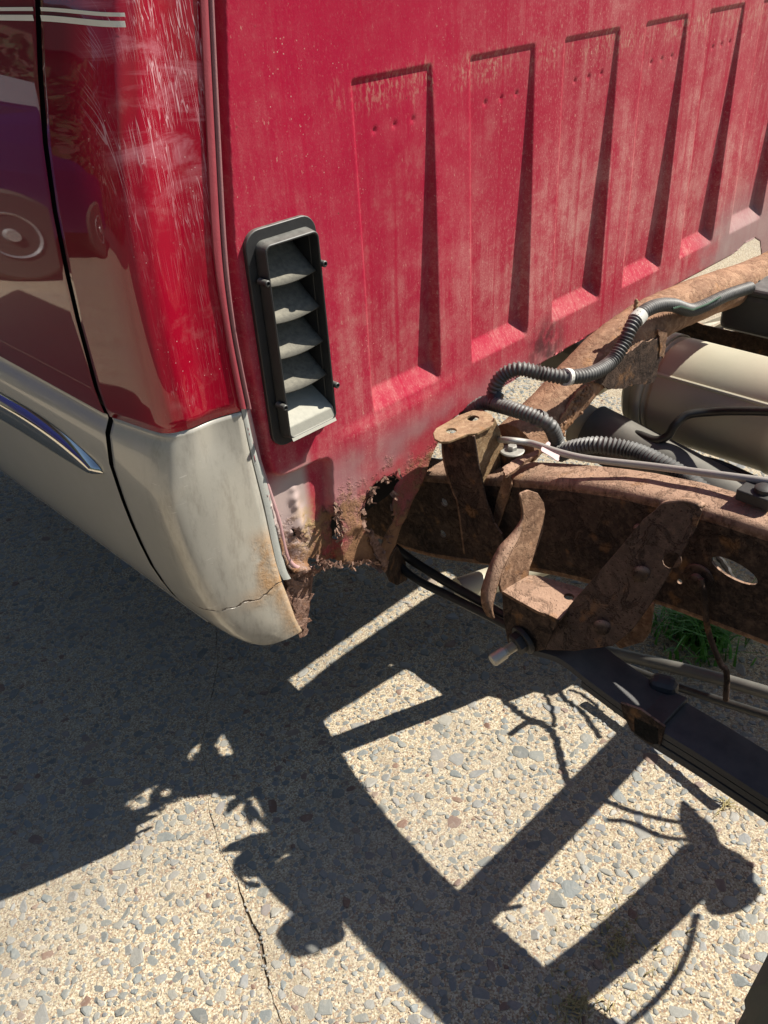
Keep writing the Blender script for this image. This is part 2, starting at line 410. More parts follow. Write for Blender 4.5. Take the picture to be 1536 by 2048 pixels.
def mat_tan():
    k = NT('pewter tan metallic paint'); X, Y, Z = k.xyz()
    c = k.mix(k.noise(900, 2), (0.43, 0.405, 0.34), (0.50, 0.47, 0.40))
    c = k.mix(k.math('MULTIPLY', k.step(k.noise(20, 5, .7), .45, .75), .35), c, (0.54, 0.51, 0.45))
    zone = k.step(Y, .09, .02)
    n1 = k.noise(22, 5, .65); n2 = k.noise(90, 4, .7)
    # rust bleeding from the seam and from the split near the tip
    sx = k.math('SUBTRACT', X, k.math('ADD', .007, k.math('ADD', k.math('MULTIPLY', k.math('SUBTRACT', .612, Z), .07), k.math('MULTIPLY', k.math('MAXIMUM', k.math('SUBTRACT', .49, Z), 0.0), .17))))
    e1 = k.math('MULTIPLY', k.step(k.math('ADD', sx, k.math('MULTIPLY', n1, .034)), -.030, .0), band(k, k.math('ADD', Z, k.math('MULTIPLY', n1, .05)), .49, .60, .025))
    line = k.math('ADD', .474, k.math('ADD', k.math('MULTIPLY', k.math('ABSOLUTE', k.math('ADD', X, .03)), .12), k.math('MULTIPLY', k.math('SUBTRACT', k.noise(26, 3), .5), .03)))
    dl = k.math('SUBTRACT', Z, line)
    e2 = k.math('MULTIPLY', k.step(k.math('ABSOLUTE', dl), .002, .03, 1, 0), k.step(X, -.06, .0, .15, .9))
    e3 = k.math('MULTIPLY', k.step(k.math('ADD', sx, k.math('MULTIPLY', n1, .02)), -.03, .004), k.step(Z, .50, .46))
    ru = k.math('MULTIPLY', k.math('MAXIMUM', k.math('MAXIMUM', e1, e2), k.math('MULTIPLY', e3, .8)), k.math('MULTIPLY', zone, k.step(n1, .25, .6)), True)
    c = k.mix(k.math('MULTIPLY', ru, .85), c, k.mix(n2, (0.36, 0.155, 0.035), (0.50, 0.29, 0.11)))
    dirt = k.math('MULTIPLY', k.math('MULTIPLY', k.step(Z, .425, .385), k.step(X, -.06, .0)), k.step(k.noise(160, 4, .7), .35, .65))
    c = k.mix(k.math('MULTIPLY', dirt, .5), c, (0.25, 0.23, 0.19))
    crack = k.math('MULTIPLY', k.step(k.math('ABSOLUTE', dl), .0006, .0018, 1, 0), k.math('MULTIPLY', zone, k.step(n2, .35, .5)))
    c = k.mix(crack, c, (0.06, 0.035, 0.02))
    gm = k.math('MULTIPLY', zone, k.math('MULTIPLY', k.step(k.noise(1, 6, .75, k.mapping((60, 60, 16))), .46, .68), .60))
    c = k.mix(gm, c, (0.30, 0.27, 0.225))
    ch = k.math('MULTIPLY', k.step(k.noise(1, 3, .6, k.mapping((34, 34, 300))), .66, .72), k.math('MULTIPLY', zone, k.step(X, -.05, -.085)))
    c = k.mix(k.math('MULTIPLY', ch, .7), c, (0.68, 0.65, 0.58))
    chip = k.math('MULTIPLY', k.step(k.noise(120, 3, .75), .70, .74), k.math('MULTIPLY', zone, k.step(Z, .66, .5)))
    c = k.mix(chip, c, (0.20, 0.13, 0.08))
    ct = k.math('MULTIPLY', k.step(k.voronoi(190, 'F1'), .06, .12, 1, 0), k.math('MULTIPLY', zone, k.step(k.noise(12, 2), .55, .62)))
    c = k.mix(k.math('MULTIPLY', ct, .5), c, (0.68, 0.64, 0.56))
    nb = k.bump(k.noise(9, 4), .14, .004); nb = k.bump(k.math('MULTIPLY', k.math('MAXIMUM', ru, chip), n2), .7, .003, nb); nb = k.bump(crack, .8, -.002, nb)
    return k.out(c, k.mix(ru, .32, .75), k.mix(ru, .12, 0.0), nb, coat=k.step(ru, 0, .4, .8, 0), coat_rough=.05)

def mat_rust(name, dark=(0.10, 0.048, 0.03), mid=(0.21, 0.115, 0.078), lite=(0.36, 0.24, 0.175), bump=1.0, dusty=.5, scale=1.0):
    k = NT(name)
    n1 = k.noise(14*scale, 6, .62); n2 = k.noise(85*scale, 5, .7); n3 = k.noise(420, 3, .7)
    c = k.mix(k.step(n1, .3, .7), dark, mid)
    c = k.mix(k.math('MULTIPLY', k.step(n2, .42, .7), .7), c, lite)
    # dust lies on what faces up
    g = k.n.new('ShaderNodeNewGeometry'); nz = k.xyz(g.outputs['Normal'])[2]
    up = k.math('MULTIPLY', k.step(nz, .2, .9), dusty)
    c = k.mix(up, c, k.mix(n2, (0.43, 0.27, 0.185), (0.52, 0.35, 0.25)))
    sc = k.step(k.noise(26*scale, 7, .72, None, .6), .50, .56)
    c = k.mix(k.math('MULTIPLY', sc, .25), c, dark)
    c = k.mix(k.math('MULTIPLY', k.step(n3, .6, .75), .45), c, (0.05, 0.026, 0.018))
    pt = k.math('MULTIPLY', k.step(k.voronoi(170*scale), .12, .22, 1, 0), k.step(n1, .42, .58))
    c = k.mix(k.math('MULTIPLY', pt, .4), c, (0.04, 0.022, 0.016))
    c = k.mix(k.math('MULTIPLY', k.step(k.noise(33*scale, 4), .58, .72), .3), c, (0.42, 0.2, 0.07))
    h = k.math('SUBTRACT', k.math('ADD', k.math('MULTIPLY', n2, .7), k.math('ADD', k.math('MULTIPLY', n3, .4), k.math('MULTIPLY', sc, .5))), k.math('MULTIPLY', pt, .5))
    return k.out(c, .88, 0, k.bump(h, .75*bump, .003), spec=.2)

def mat_plain(name, c1, c2, rough=.6, metal=0.0, scale=40, bump=.1, dust=None, coat=0.0, dustcol=(0.42, 0.38, 0.31)):
    k = NT(name); n = k.noise(scale, 4, .6); n2 = k.noise(scale*7, 3, .7)
    c = k.mix(n, c1, c2)
    if dust:
        g = k.n.new('ShaderNodeNewGeometry'); nz = k.xyz(g.outputs['Normal'])[2]
        f = k.math('MULTIPLY', k.step(nz, -.1, .9), k.math('MULTIPLY', k.step(n, .2, .7, .5, 1.2), dust), True)
        c = k.mix(f, c, dustcol)
    return k.out(c, k.mix(n, rough*.85, min(1, rough*1.15)), metal, k.bump(n2, bump, .001), coat=coat, coat_rough=.1)

def mat_cement():
    k = NT('weathered sandy cement'); 
    gr = k.noise(260, 4, .75); g2 = k.noise(95, 4, .65); big = k.noise(2.3, 4, .6)
    c = k.mix(k.step(gr, .36, .64), (0.36, 0.28, 0.175), (0.61, 0.53, 0.375))
    c = k.mix(k.math('MULTIPLY', k.step(g2, .5, .68), .30), c, (0.70, 0.64, 0.49))
    v = k.voronoi(430, 'F1', 'Color')
    sv = k.n.new('ShaderNodeSeparateColor'); k.L(v, sv.inputs[0])
    c = k.mix(k.math('MULTIPLY', k.step(sv.outputs[0], .60, .64), .9), c, k.mix(sv.outputs[1], (0.22, 0.21, 0.19), (0.36, 0.2, 0.11)))
    c = k.mix(k.math('MULTIPLY', k.step(sv.outputs[2], .80, .84), .7), c, (0.75, 0.68, 0.52))
    pit = k.math('MULTIPLY', k.step(k.voronoi(120), .10, .17, 1, 0), k.step(g2, .42, .52))
    c = k.mix(k.math('MULTIPLY', pit, .8), c, (0.14, 0.09, 0.055))
    c = k.mix(k.math('MULTIPLY', k.step(big, .40, .66), .38), c, (0.36, 0.32, 0.265))
    c = k.mix(k.math('MULTIPLY', k.step(k.noise(9, 6, .7), .52, .70), .35), c, (0.30, 0.245, 0.175))
    st = k.math('MULTIPLY', k.step(k.noise(3.7, 6, .72, k.mapping((1, 1, 1), loc=(5, 1, 0))), .54, .68), .45)
    c = k.mix(st, c, (0.27, 0.225, 0.165))
    # oily stain beneath the engine side
    X, Y, Z = k.xyz()
    oil = k.math('MULTIPLY', k.step(k.math('ADD', Y, k.math('MULTIPLY', k.noise(3, 4), .5)), .22, .55), .16)
    c = k.mix(oil, c, (0.13, 0.115, 0.10))
    h = k.math('ADD', k.math('MULTIPLY', gr, .8), k.math('SUBTRACT', k.math('MULTIPLY', g2, .8), k.math('MULTIPLY', pit, 1.2)))
    return k.out(c, .93, 0, k.bump(h, .9, .0028), spec=.2)

def mat_stone(name, per_object=False):
    k = NT(name)
    if per_object:
        o = k.n.new('ShaderNodeObjectInfo'); r = o.outputs['Random']
    else:
        g = k.n.new('ShaderNodeNewGeometry'); r = g.outputs['Random Per Island']
    c = k.ramp(r, [(0, (0.15, 0.155, 0.145)), (.18, (0.24, 0.24, 0.215)), (.36, (0.19, 0.205, 0.20)), (.52, (0.29, 0.275, 0.235)), (.66, (0.22, 0.222, 0.22)), (.80, (0.33, 0.31, 0.26)), (.92, (0.25, 0.24, 0.225)), (.97, (0.2, 0.115, 0.08)), (1, (0.38, 0.34, 0.28))])
    n = k.noise(70, 4, .65); n2 = k.noise(500, 3, .7)
    v = k.noise(1, 3, .6, k.mapping((60, 340, 60)))
    c = k.mix(k.math('MULTIPLY', k.step(v, .5, .72), .25), c, (0.42, 0.41, 0.37))
    c = k.mix(k.math('MULTIPLY', k.step(n, .55, .75), .4), c, (0.50, 0.42, 0.30))
    c = k.mix(k.math('MULTIPLY', k.step(n2, .58, .75), .3), c, (0.10, 0.095, 0.09))
    return k.out(c, .55, 0, k.bump(k.math('ADD', n, k.math('MULTIPLY', n2, .4)), .55, .0018), spec=.5)

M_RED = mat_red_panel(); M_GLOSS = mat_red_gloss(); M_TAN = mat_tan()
M_RUST = mat_rust('brown frame rust', (0.105, 0.056, 0.034), (0.22, 0.125, 0.075), (0.37, 0.23, 0.145), 1.2, .7)
M_RUSTD = mat_rust('shade darkened frame rust', (0.028, 0.019, 0.015), (0.062, 0.039, 0.028), (0.13, 0.083, 0.058), 1.5, dusty=.7)  # dirty dark rust, colour lowered further to deepen shade on shaded parts
M_RUSTO = mat_rust('orange tube rust', (0.19, 0.10, 0.06), (0.32, 0.18, 0.105), (0.46, 0.29, 0.18), 1.0, .2)
M_RUSTT = mat_rust('ochre bracket rust', (0.17, 0.10, 0.05), (0.33, 0.22, 0.12), (0.46, 0.34, 0.20), .6, .3, 1.4)
M_RUSTF = mat_rust('flaking sill rust', (0.14, 0.07, 0.05), (0.30, 0.18, 0.13), (0.42, 0.28, 0.22), 1.2, .2, 2)
M_PLASTIC = mat_plain('dusty black plastic', (0.02, 0.02, 0.021), (0.035, 0.035, 0.034), .55, 0, 60, .1, .35, dustcol=(0.30, 0.29, 0.27))
M_VENT = mat_plain('weathered black vent plastic', (0.012, 0.012, 0.013), (0.022, 0.022, 0.022), .5, 0, 80, .1, .42, dustcol=(0.30, 0.295, 0.26))
M_RUBBERF = mat_plain('dusty rubber flap', (0.05, 0.047, 0.04), (0.09, 0.085, 0.07), .9, 0, 160, .3, .55, dustcol=(0.33, 0.305, 0.24))
M_CONDUIT = mat_plain('ribbed grey conduit', (0.03, 0.03, 0.03), (0.05, 0.05, 0.048), .5, 0, 90, .1, .35, dustcol=(0.36, 0.34, 0.31))
M_HOSE = mat_plain('black rubber hose', (0.012, 0.012, 0.012), (0.02, 0.02, 0.02), .35, 0, 60, .05, .05)
M_ZINC = mat_plain('dull zinc cable', (0.32, 0.32, 0.30), (0.44, 0.43, 0.40), .55, .4, 120, .2, .3)
M_STEEL = mat_plain('bright bolt steel', (0.50, 0.46, 0.38), (0.62, 0.57, 0.47), .45, .6, 90, .2)
M_DBOLT = mat_plain('dark oily bolt', (0.03, 0.028, 0.026), (0.06, 0.055, 0.05), .6, .3, 90, .2)
M_SPRING = mat_plain('dark blue black spring steel', (0.018, 0.02, 0.026), (0.035, 0.036, 0.042), .55, .2, 30, .3, .12)
M_SHAFT = mat_plain('dull drive shaft metal', (0.10, 0.10, 0.095), (0.15, 0.145, 0.13), .55, .5, 20, .1, .2)
M_MUFF = mat_plain('tarnished muffler steel', (0.50, 0.46, 0.34), (0.62, 0.57, 0.43), .45, .15, 11, .12, .25, dustcol=(0.5, 0.46, 0.36))
M_CHROME = mat_plain('chrome trim', (0.75, 0.74, 0.70), (0.85, 0.83, 0.79), .07, 1.0, 30, .02)
M_STRIPE = mat_plain('cream pinstripe vinyl', (0.74, 0.71, 0.60), (0.80, 0.77, 0.68), .4, 0, 30, .02)
M_PINK = mat_plain('pink torn tape', (0.62, 0.45, 0.44), (0.7, 0.55, 0.53), .8, 0, 60, .1)
M_WHITECLIP = mat_plain('pale plastic clip', (0.50, 0.49, 0.45), (0.6, 0.58, 0.52), .6, 0, 60, .1)
M_GREEN = mat_plain('green wire sleeve', (0.015, 0.05, 0.025), (0.02, 0.07, 0.035), .5, 0, 40, .05)
M_DARK = mat_plain('dark interior', (0.012, 0.011, 0.011), (0.02, 0.018, 0.017), .9, 0, 40, .1)
M_TYRE = mat_plain('weathered tyre rubber', (0.06, 0.062, 0.05), (0.10, 0.10, 0.082), .8, 0, 60, .3, .3, dustcol=(0.2, 0.19, 0.15))
M_RIM = mat_plain('grey steel rim', (0.25, 0.25, 0.25), (0.35, 0.35, 0.34), .4, .8, 40, .1)
M_CEMENT = mat_cement(); M_STONE = mat_stone('grey aggregate stone', True); M_STONEI = mat_stone('mixed aggregate stone')
M_SOIL = mat_plain('dark joint soil', (0.10, 0.075, 0.05), (0.24, 0.18, 0.12), .95, 0, 120, .8)
M_SEALER = mat_plain('pink grey seam sealer', (0.40, 0.22, 0.22), (0.48, 0.30, 0.29), .6, 0, 60, .3, .3, dustcol=(0.5, 0.38, 0.35))
M_GUTTER = mat_plain('grey green seam sealer', (0.36, 0.37, 0.33), (0.44, 0.44, 0.40), .6, 0, 60, .3)

# ================================================================== GROUND
def gpx(px, py, z=0.0): return W(px, py, z=z)[:2]
joint = [gpx(*p) for p in ((432, 1250), (436, 1330), (402, 1490), (413, 1560), (424, 1640), (440, 1700), (472, 1752), (500, 1842), (522, 1880), (534, 1960), (562, 2048), (580, 2120))]
joint = np.array(joint)[::-1]                                    # near the camera first
d0 = joint[-1] - joint[1]; d0 /= np.linalg.norm(d0)
joint = np.vstack([joint[0] - d0*6, joint[0] - d0*.3, joint, joint[-1] + d0*.4, joint[-1] + d0*30])
jr, _ = resample(joint[1:-1], .012)
jr = np.vstack([joint[:1], jr + rng.normal(0, .0012, jr.shape), joint[-1:]])
nrm2 = np.array([d0[1], -d0[0]])                                 # to the right of the joint (+x side)
wid = .0003 + .0008*rng.random(len(jr))**2 + .003*np.clip(1 - np.abs(np.arange(len(jr)) - 42)/9., 0, 1)
rightside = jr + nrm2 * wid[:, None]; leftside = jr - nrm2 * wid[:, None]
def slab(name, edge, side):
    far = 60
    a, b = edge[0], edge[-1]
    outer = [b + nrm2*side*far + d0*20, a + nrm2*side*far - d0*30]
    pts = [(*p, 0.0) for p in edge] + [(*p, 0.0) for p in outer]
    vs, tri = fill3([pts]); n = len(vs)
    V = list(vs) + [Vector((v.x, v.y, -.03)) for v in vs[:len(edge)]]
    F = [tuple(t) for t in tri]
    for i in range(len(edge)-1): F.append((i, i+1, n+i+1, n+i))
    bm = bmesh.new(); bv = [bm.verts.new(v) for v in V]
    for f in F: bm.faces.new([bv[i] for i in f])
    bmesh.ops.recalc_face_normals(bm, faces=bm.faces)
    for f in bm.faces:
        if abs(f.normal.z) > .9 and f.normal.z < 0: f.normal_flip()
    me = bpy.data.meshes.new(name); bm.to_mesh(me); bm.free()
    o = link(name, me, M_CEMENT); o['kind'] = 'structure'
    return o
slab_l = slab('concrete_slab', leftside, -1)
slab_r = slab('concrete_slab', rightside, 1)
soil = mesh('joint_soil', [(*(jr[0]-nrm2*.4), -.0035), (*(jr[0]+nrm2*.4), -.0035), (*(jr[-1]+nrm2*.4), -.0035), (*(jr[-1]-nrm2*.4), -.0035)], [(0, 1, 2, 3)], M_SOIL)
soil['kind'] = 'structure'

def stone_geo(r, R):
    """flat broken stone set in the cement: ragged outline, domed and tilted top"""
    n = int(R.integers(7, 11)); a = np.linspace(0, 2*math.pi, n, endpoint=False) + R.normal(0, .16, n)
    el = R.uniform(.45, 1.0); rr = r * (1 + .16*np.cos(2*a + R.uniform(0, 6.28)) + .12*np.cos(3*a + R.uniform(0, 6.28)) + R.normal(0, .05, n)); t = R.uniform(0, math.pi)
    x = rr*np.cos(a); y = rr*np.sin(a)*el
    ox = x*math.cos(t)-y*math.sin(t); oy = x*math.sin(t)+y*math.cos(t)
    h = R.uniform(.0003, .0016); tx, ty = R.normal(0, .11, 2)
    V = [(ox[i], oy[i], -.0012) for i in range(n)] + [(ox[i]*.96, oy[i]*.96, h*.55 + .6*(tx*ox[i] + ty*oy[i])) for i in range(n)] + [(ox[i]*.66, oy[i]*.66, h + .7*(tx*ox[i] + ty*oy[i])) for i in range(n)] + [(0, 0, h*1.15)]
    F = [(i, (i+1) % n, n+(i+1) % n, n+i) for i in range(n)] + [(n+i, n+(i+1) % n, 2*n+(i+1) % n, 2*n+i) for i in range(n)] + [(2*n+i, 2*n+(i+1) % n, 3*n) for i in range(n)]
    return V, F
# stone positions: dart throwing over the part of the ground the picture shows
cell = .02; occ = {}
def place(x, y, r):
    ci, cj = int(x/cell + 1000), int(y/cell + 1000)
    for i in range(ci-2, ci+3):
        for j in range(cj-2, cj+3):
            for (a, b, c) in occ.get((i, j), ()):
                if (a-x)**2 + (b-y)**2 < (.74*(r+c))**2: return False
    occ.setdefault((ci, cj), []).append((x, y, r)); return True
def jx(y):                                                          # joint abscissa at a given distance along it
    t = (np.array([0, y]) ) ; return np.interp(y, jr[:, 1], jr[:, 0])
order = np.argsort(jr[:, 1]); JY = jr[order, 1]; JX = jr[order, 0]
stones = []
for k in range(110000):
    x = rng.uniform(-1.3, 1.7); y = rng.uniform(-1.0, 2.4)
    q = ROT @ (np.array([x, y, 0]) - CAM); px, py = PP + FPX*q[:2]/q[2]
    if not (-80 < px < 1620 and 560 < py < 2150): continue
    r = float(np.clip(rng.lognormal(math.log(.0066), .44), .0030, .0180))
    if abs(x - np.interp(y, JY, JX)) < r + .004: continue
    if place(x, y, r): stones.append((x, y, r, q[2]))
stones.sort(key=lambda s: -s[2]/s[3])
protos = []
for k in range(24):
    V, F = stone_geo(.01, rng); me = bpy.data.meshes.new('pebble'); me.from_pydata([tuple(map(float, v)) for v in V], [], F); me.materials.append(M_STONE); me.update(); protos.append(me)
lv = {id(slab_l): ([], []), id(slab_r): ([], [])}
for i, (x, y, r, dd) in enumerate(stones):
    s = slab_l if x < np.interp(y, JY, JX) else slab_r
    if i < 300:
        o = bpy.data.objects.new('pebble', protos[i % 24]); COL.objects.link(o); o.parent = s
        o.location = (x, y, 0); o.scale = (r*100, r*100, 1); o.rotation_euler = (0, 0, rng.uniform(0, 6.28))
    else:
        V, F = stone_geo(r, rng); A, B = lv[id(s)]; n = len(A)
        A += [(v[0]+x, v[1]+y, v[2]) for v in V]; B += [tuple(q+n for q in f) for f in F]
for s in (slab_l, slab_r):
    A, B = lv[id(s)]; o = mesh('exposed_aggregate', A, B, M_STONEI, s, smooth=False); o['kind'] = 'stuff'
# debris in the joint
A, B = [], []
for k in range(260):
    y = rng.uniform(-.75, .9); x = np.interp(y, JY, JX) + rng.normal(0, .005); r = rng.uniform(.001, .003)
    bm = bmesh.new(); bmesh.ops.create_icosphere(bm, subdivisions=1, radius=r)
    n = len(A); A += [(v.co.x*rng.uniform(.7, 1.3)+x, v.co.y*rng.uniform(.7, 1.3)+y, v.co.z*.6+.0005) for v in bm.verts]
    B += [tuple(v.index+n for v in f.verts) for f in bm.faces]; bm.free()
o = mesh('joint_grit', A, B, M_STONEI, slab_r, smooth=False); o['kind'] = 'stuff'

# ================================================================== PICKUP TRUCK
truck = thing('pickup_truck', 'red and tan pickup truck with its bed removed and rusty frame bare', 'pickup truck')

# ---- back panel of the cab
Y0 = 0.0
def w2(px, py, y=0.0): p = W(px, py, y=y); return (p[0], p[2])
left_px = [(424, -260), (424, 0), (433, 250), (447, 500), (470, 700), (490, 830), (512, 930), (538, 1000), (553, 1060), (566, 1112), (575, 1132)]
bot_px = [(590, 1146), (610, 1147), (624, 1140), (628, 1122), (640, 1124), (660, 1128), (682, 1126), (702, 1130), (735, 1118), (750, 1128), (768, 1142)]
right_px = [(780, 1112), (793, 1090), (803, 1050), (820, 1012), (838, 980), (846, 955), (868, 902), (884, 870), (905, 838), (935, 815), (962, 799)]
out = [w2(*p) for p in left_px] + [w2(*p) for p in bot_px] + [w2(*p) for p in right_px]
zfl = w2(1300, 597)[1]
out += [(1.0, zfl-.001), (1.36, zfl), (1.39, zfl+.004), (1.42, zfl+.012), (1.47, zfl+.012), (1.505, zfl-.005), (1.53, zfl-.05), (1.56, zfl-.16), (1.75, zfl-.2), (1.80, 1.0), (1.72, 1.45)]
topz = w2(424, -260)[1]
out += [(1.72, topz)]
hole = rough([w2(*p) for p in ((749, 966), (770, 958), (786, 949), (800, 961), (789, 975), (787, 994), (780, 1008), (784, 1030), (776, 1066), (764, 1092), (752, 1108), (744, 1090), (738, 1070), (727, 1056), (722, 1030), (733, 1003))], .0010, .005, 3)
slit = rough([w2(*p) for p in ((667, 1010), (674, 1010), (683, 1052), (679, 1088), (672, 1060), (674, 1035))], .0008, .004, 5)
notch = rough([w2(*p) for p in ((590, 1060), (598, 1066), (606, 1062), (603, 1074), (596, 1078))], .0006, .003, 6)
ribs = []
for (l, r, t, b) in ((700, 864, (780, 140), (820, 793)), (940, 1072, (1005, 95), (1000, 703)), (1131, 1240, (1186, 60), (1152, 625)), (1291, 1377, (1333, 38), (1283, 560)), (1420, 1492, (1456, 15), (1392, 497)), (1530, 1600, (1565, -8), (1490, 445))):
    zt = w2(*t)[1]; ribs.append((w2(l, t[1] + 10)[0], w2(r, t[1] - 10)[0], w2(*b)[1], zt))
zt_m = sum(r[3] for r in ribs)/6; zb_m = sum(r[2] for r in ribs)/6
rec_px = [(418, -260), (418, 0), (428, 250), (443, 500), (468, 700), (494, 830), (520, 930), (545, 1000), (562, 1060), (574, 1112), (586, 1134), (626, 1136), (632, 1150), (690, 1150), (680, 1100), (680, 1050), (665, 1007), (664, 940), (662, 925), (654, 919), (632, 924), (588, 946), (566, 953), (550, 947), (539, 919), (531, 870), (516, 800), (495, 700), (468, 500), (455, 250), (448, 0), (448, -260)]
rec = np.array([w2(*p) for p in rec_px])
print('ribs', [tuple(round(float(v), 3) for v in r) for r in ribs])
nz = np.random.default_rng(5)
lump = [(nz.uniform(.05, .42), nz.uniform(.42, .60), nz.uniform(.008, .03), nz.normal(0, .003)) for k in range(70)]
dent = [(nz.uniform(.1, 1.7), nz.uniform(.62, 1.4), nz.uniform(.05, .2), nz.normal(0, .0012)) for k in range(40)]
bumpsp = [w2(600, 1003) + (.008, -.006), w2(602, 1018) + (.006, -.005), w2(606, 1035) + (.012, -.006), w2(602, 1063) + (.013, -.009), w2(610, 1050) + (.009, -.005), w2(598, 985) + (.006, -.003)]
def wall_fn(X, Z):
    D = np.zeros_like(X)
    for i, (xl, xr, zb, zt) in enumerate(ribs):
        f = smooth01(xl+.0005, xl+.0042, X) * smooth01(xr+.001, xr-.006, X) * smooth01(zt_m, zt_m-.0045, Z)
        d = .0032 + .0160*np.clip((zt_m - Z)/(zt_m-zb_m), 0, 1)
        ramp = smooth01(zb_m-.002, zb_m+.031, Z); lin = np.clip((Z - zb_m)/.029, 0, 1)
        D += f * d * (.15*ramp+.85*lin)
    sd, _, _ = poly_sdf(rec, X, Z)
    D += .015 * smooth01(.002, -.0035, sd)
    # low roll along the foot of the ribs that catches the light by the corner
    xx = smooth01(.13, .2, X)*smooth01(.47, .30, X)
    D += -.0045*smooth01(zb_m+.004, zb_m-.022, Z)*smooth01(zb_m-.11, zb_m-.03, Z)*xx
    for (cx, cz, s, a) in lump: D += a*np.exp(-((X-cx)**2+(Z-cz)**2)/s**2)*smooth01(.6, .5, Z)
    for (cx, cz, s, a) in dent: D += a*np.exp(-((X-cx)**2+(Z-cz)**2)/s**2)
    for (cx, cz, s, a) in bumpsp: D += a*np.exp(-((X-cx)**2+(Z-cz)**2)/s**2)
    # bolt holes near the top of each rib: small dimples
    for i, (xl, xr, zb, zt) in enumerate(ribs[:5]):
        for t in (.27, .52, .76):
            D += .0026*np.exp(-((X-(xl+t*(xr-xl)))**2+(Z-(zt_m-.066+.004*t))**2)/.0032**2)
    return np.stack([X, Y0 + D, Z], 1)
vx0 = w2(512, 680)[0]; vx1 = W(656, 640, y=-.022)[0] + .009; vz0 = w2(605, 868)[1]; vz1 = w2(565, 440)[1]
vhole = [(vx0+.016, vz0+.012), (vx1-.010, vz0+.012), (vx1-.010, vz1-.016), (vx0+.016, vz1-.016)]
V, Q = grid_panel(out, [hole, slit, notch, vhole], .0027, wall_fn)
Q = Q[:, ::-1] if False else Q
back_dummy = None
back = mesh_np('back_panel', V, Q, M_RED, truck)
sm = back.modifiers.new('solid', 'SOLIDIFY'); sm.thickness = .0012; sm.offset = -1
# floor edge behind the panel, floor underside and inner closing plates
def quad(name, pts, mat, parent, t=.002): return sheet(name, [pts], t, mat, parent, 0)
quad('floor_pan', [(.40, .012, zfl+.02), (1.5, .012, zfl+.02), (1.5, 1.9, zfl+.02), (.40, 1.9, zfl+.02)], M_DARK, truck)
quad('floor_pan', [(-.02, .06, .60), (.41, .06, .60), (.41, 1.9, .60), (-.02, 1.9, .60)], M_DARK, truck)
quad('inner_sill', [(.395, .05, .45), (.395, 1.9, .45), (.395, 1.9, .66), (.395, .05, .66)], M_DARK, truck)
quad('inner_sill', [(.03, .10, .40), (.39, .10, .44), (.39, .10, .60), (.03, .10, .60)], M_DARK, truck)  # coloured near-black so the rust hole looks like an unlit hollow
# folded foot of the closing panel, rusted
sheet('sill_foot', [[W(769, 1140, y=0), W(780, 1163, y=.01), W(795, 1171, y=.02), W(815, 1160, y=.045), W(812, 1125, y=.05), W(795, 1092, y=.02), W(781, 1112, y=0)]], .002, M_RUSTD, truck)

A, B = [], []; R9 = np.random.default_rng(77)
edges = [(hole, 70, 1), (slit, 30, 1), (notch, 12, 1), ([w2(*p) for p in bot_px], 90, 0)]
for poly, cnt, closed in edges:
    q, _ = resample(np.vstack([poly, poly[:1]]) if closed else np.array(poly), .002)
    for k in range(cnt):
        i = int(R9.integers(0, len(q)-1)); c = q[i] + R9.normal(0, .0025, 2); ln = abs(R9.normal(.006, .004))+.002; wd_ = ln*R9.uniform(.3, .8)
        a = R9.uniform(0, 6.28); y0 = -.0015 - abs(R9.normal(0, .0015)); m0 = len(A)
        du = np.array([math.cos(a), math.sin(a)]); dv = np.array([-du[1], du[0]])
        for t, yy_ in ((-.5, .002), (.1, -.001), (.6, -.002-abs(R9.normal(0, .004)))):
            for e in (-.5, .5):
                p_ = c + du*ln*t + dv*wd_*e*(1-.5*max(t, 0)+R9.normal(0, .15)); A.append((p_[0], y0+yy_, p_[1]))
        B += [(m0, m0+1, m0+3, m0+2), (m0+2, m0+3, m0+5, m0+4)]
o = mesh('rust_scale', A, B, M_RUSTF, back, smooth=False); o['kind'] = 'stuff'
sheet('rust_tongue', [rough([W(px, py, y=-.006) for px, py in ((736, 1062), (752, 1072), (768, 1100), (778, 1128), (770, 1142), (757, 1118), (744, 1092))], .0008, .004, 51)], .0012, M_RUSTF, back, 0)
# ---- corner panel of the cab (upper red, lower tan), lofted through measured sections
prof_y = np.array([(1.9, .10), (1.6, .025), (1.4, -.035), (1.235, -.082), (1.167, -.099), (1.069, -.119), (.928, -.128), (.795, -.127), (.770, -.122), (.766, -.116), (.760, -.120), (.745, -.128), (.702, -.134), (.646, -.131), (.58, -.124), (.516, -.112), (.46, -.095), (.42, -.074), (.395, -.056), (.378, -.040), (.368, -.026)])
seam_px = [(394, -220), (402, 0), (408, 150), (414, 250), (428, 500), (448, 640), (466, 740), (482, 818), (498, 900), (513, 960), (528, 1020), (543, 1090), (558, 1150), (578, 1200), (592, 1240), (604, 1262)]
seam = np.array([W(*p, y=0.0) for p in seam_px]); so_ = np.argsort(seam[:, 2])
def seam_x(z): return float(np.interp(z, seam[so_, 2], seam[so_, 0]))
def side_x(z): return float(np.interp(z, prof_y[::-1, 0], prof_y[::-1, 1]))
Zt = .766
base = np.array([W(*p, z=Zt)[:2] for p in ((228, 829), (262, 842), (300, 855), (322, 862), (340, 866), (358, 866), (380, 861), (400, 855), (440, 838), (483, 818))])
base[-1, 1] = 0.0
ub = (base[:, 0] - base[0, 0]) / (base[-1, 0] - base[0, 0]); yb = base[:, 1].copy(); yb[0] = .125
fine = catmull(np.stack([ub, yb], 1), 5)
tanp = catmull([(0, .125), (.004, .10), (.008, .075), (.016, .052), (.034, .036), (.075, .024), (.14, .017), (.30, .011), (.6, .004), (1.0, 0.0)], 5)
GAPY = .125
